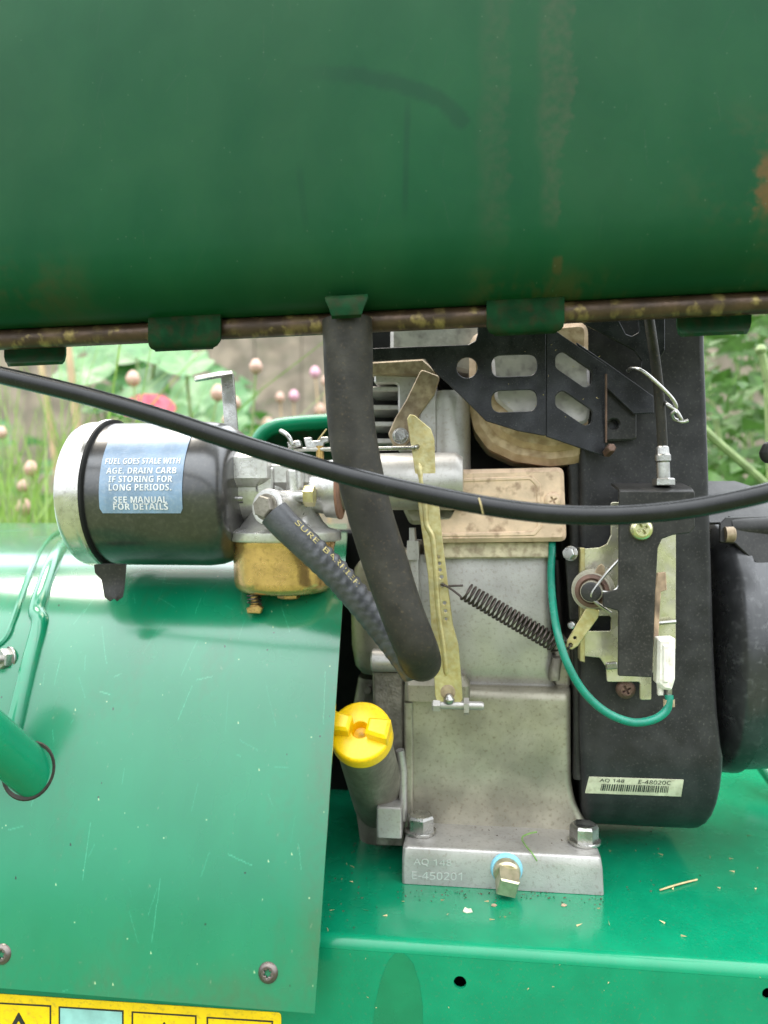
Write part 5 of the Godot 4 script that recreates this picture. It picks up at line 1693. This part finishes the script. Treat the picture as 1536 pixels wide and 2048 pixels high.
func carburettor(eng: Node3D) -> void:
	var cz := 0.026
	var cb := P(568, 1085, cz)
	var y := func(py: float) -> float: return P(568, py, cz + 0.02).y
	# body: throat along x, bowl ring under it
	var ty := P(568, 975, cz + 0.02).y
	var s := S()
	s.add(x_turn([Vector2(0.0170, P(440, 975, cz + 0.015).x), Vector2(0.0176, P(448, 975, cz + 0.015).x), Vector2(0.0172, P(535, 975, cz + 0.015).x), Vector2(0.0150, P(556, 975, cz + 0.015).x), Vector2(0.0132, P(566, 975, cz + 0.015).x), Vector2(0.0122, P(620, 975, cz + 0.015).x), Vector2(0.0128, P(662, 975, cz + 0.015).x)], ty, cz - 0.002, 40))
	s.add(box(P(500, 938, cz + 0.008), Vector3(0.026, 0.018, 0.026), 0.004))
	s.add(box(P(580, 950, cz + 0.004), Vector3(0.022, 0.016, 0.022), 0.004))
	var carb := part("carburettor", s, M.carb_metal, eng)
	# flange against the filter
	var fl := PackedVector2Array([Vector2(-0.019, -0.0165), Vector2(-0.005, -0.0205), Vector2(0.012, -0.0195), Vector2(0.019, -0.010), Vector2(0.019, 0.013), Vector2(0.011, 0.0195), Vector2(-0.012, 0.0195), Vector2(-0.019, 0.011)])
	var fx := Transform3D(Basis(Vector3.FORWARD, Vector3.UP, Vector3.RIGHT), Vector3(P(434, 980, cz + 0.018).x, ty, cz))
	part("filter_flange", S().add(plate(rounded(fl, 0.004), 0.006, 0.0012), fx), M.carb_metal, carb)
	part("flange_lug", S().add(x_turn([Vector2(0.0052, P(422, 998, cz + 0.02).x), Vector2(0.0056, P(424, 998, cz + 0.02).x), Vector2(0.0056, P(464, 998, cz + 0.02).x), Vector2(0.005, P(468, 998, cz + 0.02).x)], P(445, 998, cz + 0.02).y, cz + 0.0135, 24)), M.carb_metal, carb)
	part("flange_stud", S().add(x_turn([Vector2(0.0021, P(464, 998, cz + 0.02).x), Vector2(0.0021, P(479, 998, cz + 0.02).x)], P(445, 998, cz + 0.02).y, cz + 0.0135, 16)), M.plated_steel, carb)
	part("casting_rib", S().add(tube(smooth_path([P(440, 975, cz + 0.017), P(443, 940, cz + 0.015), P(456, 921, cz + 0.014), P(490, 916, cz + 0.014), P(540, 914, cz + 0.013)], 5), 0.0014, 8)), M.carb_metal, carb)
	part("body_lug", S().add(stack([[P(525, 985, cz).y, P(508, 960, cz + 0.018).x, P(545, 960, cz + 0.018).x, cz + 0.017, cz, 0.002], [P(525, 942, cz).y, P(508, 960, cz + 0.018).x, P(545, 960, cz + 0.018).x, cz + 0.0175, cz, 0.002], [P(525, 930, cz).y, P(514, 960, cz + 0.018).x, P(540, 960, cz + 0.018).x, cz + 0.0135, cz, 0.002]])), M.carb_metal, carb)
	part("body_lug", S().add(lathe([Vector2(0.0042, 0), Vector2(0.0042, 0.010), Vector2(0.0036, 0.011)], 20), axis(P(590, 985, cz + 0.014), Vector3(0.0, 1.0, 0.06))), M.carb_metal, carb)
	# bowl and its ring
	var ry := P(568, 1072, cz + 0.024).y
	var RB := 0.0262
	part("bowl_ring", S().add(lathe([Vector2(0.012, 0.016), Vector2(0.0155, 0.0135), Vector2(0.0195, 0.0065), Vector2(0.0225, 0.0035), Vector2(0.0275, 0.0022), Vector2(0.0286, 0.0012), Vector2(0.0286, -0.0020), Vector2(0.0280, -0.0030), Vector2(0.0255, -0.0034)], 56), Transform3D(Basis.IDENTITY, Vector3(cb.x, ry, cz))), M.carb_metal, carb)
	var bb := P(568, 1194, cz + 0.02).y
	var hgt := ry - 0.0034 - bb
	part("float_bowl", S().add(lathe([Vector2(0.008, 0.0), Vector2(0.0185, 0.0002), Vector2(0.0215, 0.0012), Vector2(0.0236, 0.0034), Vector2(0.0244, 0.0062), Vector2(0.0250, hgt - 0.003), Vector2(0.0256, hgt - 0.0012), Vector2(0.0256, hgt)], 56), Transform3D(Basis.IDENTITY, Vector3(cb.x, bb, cz))), M.bowl_zinc, carb)
	hex_bolt(carb, Vector3(P(581, 1200, cz).x, bb + 0.0005, cz + 0.002), Vector3.DOWN, 0.0060, 0.0032, M.brass, "bowl_nut", 0.3, false)
	var dx := P(508, 1200, cz + 0.012)
	var ds := S()
	ds.add(lathe([Vector2(0.0019, -0.001), Vector2(0.0019, 0.0052), Vector2(0.0026, 0.0056), Vector2(0.0026, 0.0078), Vector2(0.0014, 0.0084)], 16), axis(Vector3(dx.x, bb + 0.0008, dx.z), Vector3(0.08, -1, 0)))
	var drain := part("drain_screw", ds, M.brass, carb)
	var coil := []
	for i in 43:
		var an := TAU * 3 * i / 42.0
		coil.append(Vector3(dx.x + 0.0032 * cos(an) + 0.0003 * i / 42.0, bb + 0.0002 - 0.0048 * i / 42.0, dx.z + 0.0032 * sin(an)))
	part("drain_spring", S().add(tube(coil, 0.00045, 6)), M.spring_steel, carb)
	part("drain_lever", flat(S(), [[492, 1216], [515, 1210], [524, 1216], [520, 1228], [494, 1227]], dx.z + 0.004, 0.003, 0.0005, 0.0006), M.brass, carb)
	# fuel union and its bolt
	var bj := P(533, 1014, cz + 0.030)
	part("fuel_union", S().add(lathe([Vector2(0.0074, -0.024), Vector2(0.0076, -0.010), Vector2(0.0084, -0.0066), Vector2(0.0087, -0.001), Vector2(0.0081, 0.0), Vector2(0.0070, 0.0001)], 36), axis(bj, Vector3(-0.38, 0.06, 1))), M.carb_metal, carb)
	hex_bolt(carb, bj, Vector3(-0.38, 0.06, 1), 0.0053, 0.0040, M.dark_cast, "union_bolt", 0.25)
	# idle screw, inlet nut, gasket
	part("jet_stub", S().add(x_turn([Vector2(0.003, P(560, 990, cz + 0.02).x), Vector2(0.003, P(608, 990, cz + 0.02).x)], P(600, 992, cz + 0.02).y, cz + 0.0165, 18)), M.carb_metal, carb)
	part("jet_nut", S().add(x_turn([Vector2(0.0050, P(606, 990, cz + 0.02).x), Vector2(0.0050, P(626, 990, cz + 0.02).x)], P(600, 992, cz + 0.02).y, cz + 0.0165, 6, 0.4)), M.yellow_zinc, carb, "", 25.0)
	part("outlet_flange", S().add(x_turn([Vector2(0.010, P(634, 975, cz + 0.018).x), Vector2(0.0142, P(636, 975, cz + 0.018).x), Vector2(0.0148, P(662, 975, cz + 0.018).x)], P(600, 975, cz + 0.02).y, cz - 0.003, 36)), M.carb_metal, carb)
	part("gasket", S().add(x_turn([Vector2(0.0152, P(662, 975, cz + 0.018).x), Vector2(0.0152, P(667, 975, cz + 0.018).x)], P(600, 975, cz + 0.02).y, cz - 0.003, 36)), M.gasket, carb)
	# throttle lever and clip on top
	part("throttle_arm", flat(S(), [[573, 884], [598, 880], [602, 892], [576, 898]], cz + 0.004, 0.005, 0.0006, 0.0006), M.plated_steel, carb)
	part("rod_end", S().add(tube(smooth_path([P(562, 862, cz), P(572, 868, cz + 0.004), P(580, 878, cz + 0.006), P(584, 890, cz + 0.006)], 4), 0.0012, 10)), M.plated_steel, carb)
	part("stop_clip", flat(S(), [[607, 876], [622, 874], [624, 882], [640, 880], [640, 874], [656, 873], [656, 884], [648, 886], [644, 900], [612, 902]], cz + 0.001, 0.003, 0.0004, 0.0004), M.plated_steel, carb)
	part("clip_post", S().add(tube([P(640, 892, cz), P(640, 930, cz)], 0.002, 12)), M.brass, carb)
	part("split_pin", S().add(tube([P(636, 880, cz + 0.003), P(653, 858, cz + 0.004)], 0.0004, 6)), M.straw, carb)


# ------------------------------------------------------------------ hoses, cables and wires
func hoses_and_cables() -> void:
	# thick rubber hose
	var path := smooth_path([P(694, 640, 0.083), P(696, 690, 0.083), P(699, 800, 0.083), P(710, 900, 0.0835), P(738, 1020, 0.0845), P(772, 1130, 0.0855), P(803, 1222, 0.086), P(826, 1280, 0.0845), P(834, 1300, 0.080), P(840, 1318, 0.072), P(843, 1322, 0.060)], 7)
	var hose := func(k: float, a: float) -> float:
		var r := lerpf(0.0104, 0.0089, clampf(k / 0.85, 0, 1))
		r *= 1.0 - 0.06 * smoothstep(0.5, 0.2, absf(k - 0.2)) * sin(a) * sin(a)
		return r * (1.0 + 0.012 * sin(k * 23.0) * cos(a * 2.0))
	tag(part("rubber_hose", S().add(tube(path, hose, 36)), M.rubber, self, "", 50.0, false, path[0]), "thick matt black rubber hose hanging from the lip of the green top cover", "hose")
	# fuel hose with moulded ripples and print
	var fp := smooth_path([P(548, 1026, 0.061), P(572, 1052, 0.061), P(614, 1092, 0.060), P(672, 1148, 0.058), P(722, 1206, 0.056), P(768, 1264, 0.053), P(806, 1316, 0.050), P(824, 1345, 0.046)], 26)
	var rr := func(k: float, a: float) -> float:
		var w := smoothstep(0.16, 0.3, k) * (0.65 + 0.35 * cos(a - 2.2))
		return lerpf(0.0071, 0.0058, k) * (1.0 + 0.06 * w * sin(k * 140.0 + a * 1.6))
	var fh := part("fuel_hose", S().add(tube(fp, rr, 40)), M.hose_rubber, self, "", 60.0, false, fp[0])
	tag(fh, "short ribbed black fuel hose with yellow print running down from the carburettor", "hose")
	var lens := [0.0]
	for i in range(1, fp.size()): lens.append(lens[-1] + fp[i].distance_to(fp[i - 1]))
	var texts := [["SURE", 0.0170, 0.013], ["BARRIER", 0.0385, 0.022]]
	for q in texts:
		var at: float = q[1]
		var place := func(x: float, y: float) -> Array:
			var L0: float = at + x
			var i := 0
			while i < lens.size() - 2 and lens[i + 1] < L0: i += 1
			var k: float = clampf((L0 - lens[i]) / (lens[i + 1] - lens[i]), 0, 1)
			var c: Vector3 = fp[i].lerp(fp[i + 1], k)
			var d: Vector3 = (fp[i + 1] - fp[i]).normalized()
			var eye := Vector3(0.1, 0, 1)
			var right := (eye - d * eye.dot(d)).normalized()          # towards the front
			var upw := right.cross(d).normalized()                      # towards upper right
			if upw.y < 0: upw = -upw
			var r: float = lerpf(0.0071, 0.0058, L0 / lens[-1]) * 1.012
			var a := 0.85 + y / r
			var n := right * cos(a) + upw * sin(a)
			return [c + n * r, n]
		part("print", letters(S(), q[0], 0.0030, q[2], place, 0.00012), M.print_yellow, fh)
	# black control cable across the picture
	var cp := smooth_path([P(-160, 712, 0.105), P(-10, 748, 0.11), P(150, 786, 0.113), P(300, 828, 0.115), P(440, 874, 0.116), P(580, 918, 0.116), P(720, 958, 0.116), P(860, 990, 0.116), P(1000, 1016, 0.115), P(1120, 1029, 0.114), P(1240, 1030, 0.113), P(1360, 1020, 0.112), P(1470, 1000, 0.111), P(1560, 978, 0.11), P(1700, 935, 0.105)], 8)
	tag(part("control_cable", S().add(tube(cp, 0.0036, 24)), M.cable_sheath, self, "", 50.0, false, cp[0]), "glossy black sheathed cable sweeping across in front of everything", "cable")
	# upright throttle cable
	var tc := thing("throttle_cable", "thin upright black cable ending in a ferrule and nut on the bracket", "cable", P(1327, 966, 0.034))
	var tp := smooth_path([P(1288, 560, 0.035), P(1300, 650, 0.035), P(1313, 740, 0.0345), P(1321, 820, 0.034), P(1326, 905, 0.034)], 6)
	part("sheath", S().add(tube(tp, 0.0023, 16)), M.rubber, tc)
	var fy := P(1327, 962, 0.034)
	part("ferrule", S().add(lathe([Vector2(0.0030, 0), Vector2(0.0030, 0.0085), Vector2(0.0036, 0.0092), Vector2(0.0036, 0.0118), Vector2(0.0030, 0.0125), Vector2(0.0028, 0.0155), Vector2(0.0023, 0.016)], 20), axis(fy, P(1325, 900, 0.034) - fy)), M.plated_steel, tc)
	part("lock_nut", S().add(lathe([Vector2(0.0044, 0), Vector2(0.0050, 0.0005), Vector2(0.0050, 0.0030), Vector2(0.0044, 0.0036)], 6, 0.3), axis(P(1327, 972, 0.034), Vector3.UP)), M.plated_steel, tc, "", 25.0)
	# twisted tie wire
	var tw := S()
	tw.add(tube(smooth_path([P(1256, 742, 0.026), P(1264, 737, 0.034), P(1285, 742, 0.04), P(1320, 772, 0.041), P(1344, 797, 0.040), P(1352, 812, 0.039), P(1350, 820, 0.038)], 6), 0.0009, 9))
	tw.add(tube(smooth_path([P(1330, 804, 0.034), P(1336, 810, 0.038), P(1352, 822, 0.039), P(1362, 838, 0.039), P(1360, 842, 0.037), P(1348, 838, 0.037), P(1344, 828, 0.039), P(1352, 822, 0.0405)], 6), 0.0009, 9))
	tw.add(tube(smooth_path([P(1356, 842, 0.038), P(1366, 844, 0.039), P(1376, 841, 0.039)], 4), 0.0009, 9))
	tag(part("tie_wire", tw, M.plated_steel, self, "", 50.0, false, P(1320, 772, 0.04)), "bright twisted steel wire looped round the upright cable", "wire")
	# green stop wire
	var gw := smooth_path([P(1104, 1060, -0.002), P(1104, 1100, 0.004), P(1102, 1150, 0.012), P(1106, 1210, 0.022), P(1116, 1270, 0.033), P(1136, 1330, 0.037), P(1168, 1384, 0.037), P(1212, 1424, 0.037), P(1262, 1444, 0.037), P(1304, 1440, 0.036), P(1330, 1424, 0.035), P(1338, 1404, 0.0345), P(1338, 1390, 0.034)], 8)
	tag(part("stop_wire", S().add(tube(gw, 0.0019, 16)), M.green_wire, self, "", 50.0, false, gw[0]), "thin green insulated wire curving from the white plug to behind the valve cover", "wire")


# ------------------------------------------------------------------ clippings and dirt lying about
func litter() -> void:
	var yd := P(1088, 1905, 0.074).y
	var deckp := func(px: float, py: float) -> Vector3:
		var d := P(px, py, 0.0) - EYE
		return EYE + d * ((yd - EYE.y) / d.y)
	var bits := Piece.new()
	for i in 46:
		var c: Vector3 = deckp.call(rng.randf_range(640, 1530), rng.randf_range(1570, 1880))
		if c.z < 0.026 and c.x > P(790, 1700, 0.02).x and c.x < P(1215, 1700, 0.02).x: continue
		var d := Vector3(rng.randfn(), 0.05, rng.randfn()).normalized() * rng.randf_range(0.0009, 0.0030)
		blade(bits, c + Vector3(0, 0.0004, 0), c + d + Vector3(0, 0.0008, 0), Vector3.ZERO, 0.00042, 2)
	for i in 34:
		var w := hit(side_line, rng.randf_range(20, 660), rng.randf_range(1300, 1990))
		if w[0].x > -0.066: continue
		var d := Vector3(rng.randfn(), rng.randfn(), 0).normalized() * rng.randf_range(0.0004, 0.0014)
		blade(bits, w[0] + w[1] * 0.0003, w[0] + d + w[1] * 0.0006, Vector3.ZERO, 0.00022, 2)
	for i in 30:
		var w: Vector3 = P(rng.randf_range(960, 1205), rng.randf_range(690, 880), 0.0245)
		if i < 14: w = P(rng.randf_range(680, 1536), rng.randf_range(1900, 2048), 0.0743)
		var d := Vector3(rng.randfn(), rng.randfn(), 0.1).normalized() * rng.randf_range(0.0004, 0.0012)
		blade(bits, w, w + d, Vector3.ZERO, 0.0002, 2)
	tag(part("clippings", S().add(bits, Transform3D.IDENTITY, false), M.straw), "dry specks of cut grass scattered over deck and cover", "clippings", "", "stuff")
	var crumbs := Piece.new()
	for i in 230:
		var px := rng.randf_range(795, 1215)
		var c: Vector3 = deckp.call(px, 1779 + (px - 804) * 0.02 + absf(rng.randfn()) * 11.0)
		if i % 3 == 0: c = deckp.call(650 + absf(rng.randfn()) * 60, rng.randf_range(1640, 1870))
		if i % 5 == 0: c = deckp.call(1215 + absf(rng.randfn()) * 70, rng.randf_range(1640, 1790))
		if i % 7 == 0: c = P(rng.randf_range(815, 1190), 1650 + absf(rng.randfn()) * 14, 0.0) * Vector3(1, 0, 1) + Vector3(0, P(1005, 1704, 0.022).y, rng.randf_range(-0.006, 0.012))
		var d := Vector3(rng.randfn(), 0.1, rng.randfn()).normalized() * rng.randf_range(0.0002, 0.0016) * rng.randf_range(0.5, 1.0)
		blade(crumbs, c + Vector3(0, 0.0002, 0), c + d + Vector3(0, 0.0004, 0), Vector3.ZERO, rng.randf_range(0.0002, 0.0005), 2)
	tag(part("dirt_crumbs", S().add(crumbs, Transform3D.IDENTITY, false), M.soil), "dark crumbs of dirt gathered along the engine foot", "dirt", "", "stuff")
	for q in [[988, 1812, "rust red flake of paint on the deck just right of the whitish chip"], [1128, 1812, "pale red flake on the deck below the right end of the engine foot"]]:
		var at: Vector3 = deckp.call(q[0], q[1])
		var fl := S().add(plate(rounded(PackedVector2Array([Vector2(-0.0014, -0.0006), Vector2(0.0004, -0.0009), Vector2(0.0015, 0.0001), Vector2(0.0003, 0.0009), Vector2(-0.0010, 0.0007)]), 0.0002), 0.0004, 0.0001), Transform3D(Basis(Vector3.RIGHT, -1.35), at + Vector3(0, 0.0006, 0)))
		tag(part("paint_flake", fl, M.red_strip, self, "", 38.0, false, at), q[2], "flake", "flakes on the deck")
	var strand := func(called: String, pts: Array, w: float, m: Material, label: String, cat: String) -> void:
		var s := S().add(tube(smooth_path(pts, 5), w, 5))
		tag(part(called, s, m, self, "", 50.0, false, pts[0]), label, cat)
	var yf := P(1005, 1704, 0.022).y + 0.0006
	strand.call("grass_strand", [P(1074, 1664, 0.008), P(1056, 1668, 0.0095), P(1044, 1676, 0.011), P(1052, 1692, 0.0175), P(1064, 1706, 0.0228), P(1074, 1722, 0.0232)], 0.0004, M.clipping, "thin green grass strand draped over the grey engine foot", "grass strand")
	var q0: Vector3 = deckp.call(1320, 1783)
	var q1: Vector3 = deckp.call(1394, 1762)
	strand.call("straw_stalk", [q0 + Vector3(0, 0.0007, 0), q0.lerp(q1, 0.5) + Vector3(0, 0.001, 0), q1 + Vector3(0, 0.0007, 0)], 0.0005, M.straw, "longest straw coloured stalk lying on the deck right of the engine foot", "straw")
	q0 = deckp.call(935, 1824)
	var fk := S().add(plate(rounded(PackedVector2Array([Vector2(-0.0022, -0.0008), Vector2(-0.0004, -0.0017), Vector2(0.0024, -0.0009), Vector2(0.0016, 0.0010), Vector2(0.0002, 0.0007), Vector2(-0.0012, 0.0016)]), 0.0003), 0.0008, 0.0003), Transform3D(Basis(Vector3.RIGHT, -1.2), q0 + Vector3(0, 0.0012, 0)))
	tag(part("pale_chip", fk, M.sticker_cream, self, "", 38.0, false, q0), "small whitish chip on the deck in front of the drain plug", "chip")
	strand.call("dry_stalk", [P(958, 996, 0.1195), P(962, 1010, 0.1202), P(966, 1028, 0.119)], 0.0003, M.straw, "tiny dry stalk stuck on the black cable", "stalk")
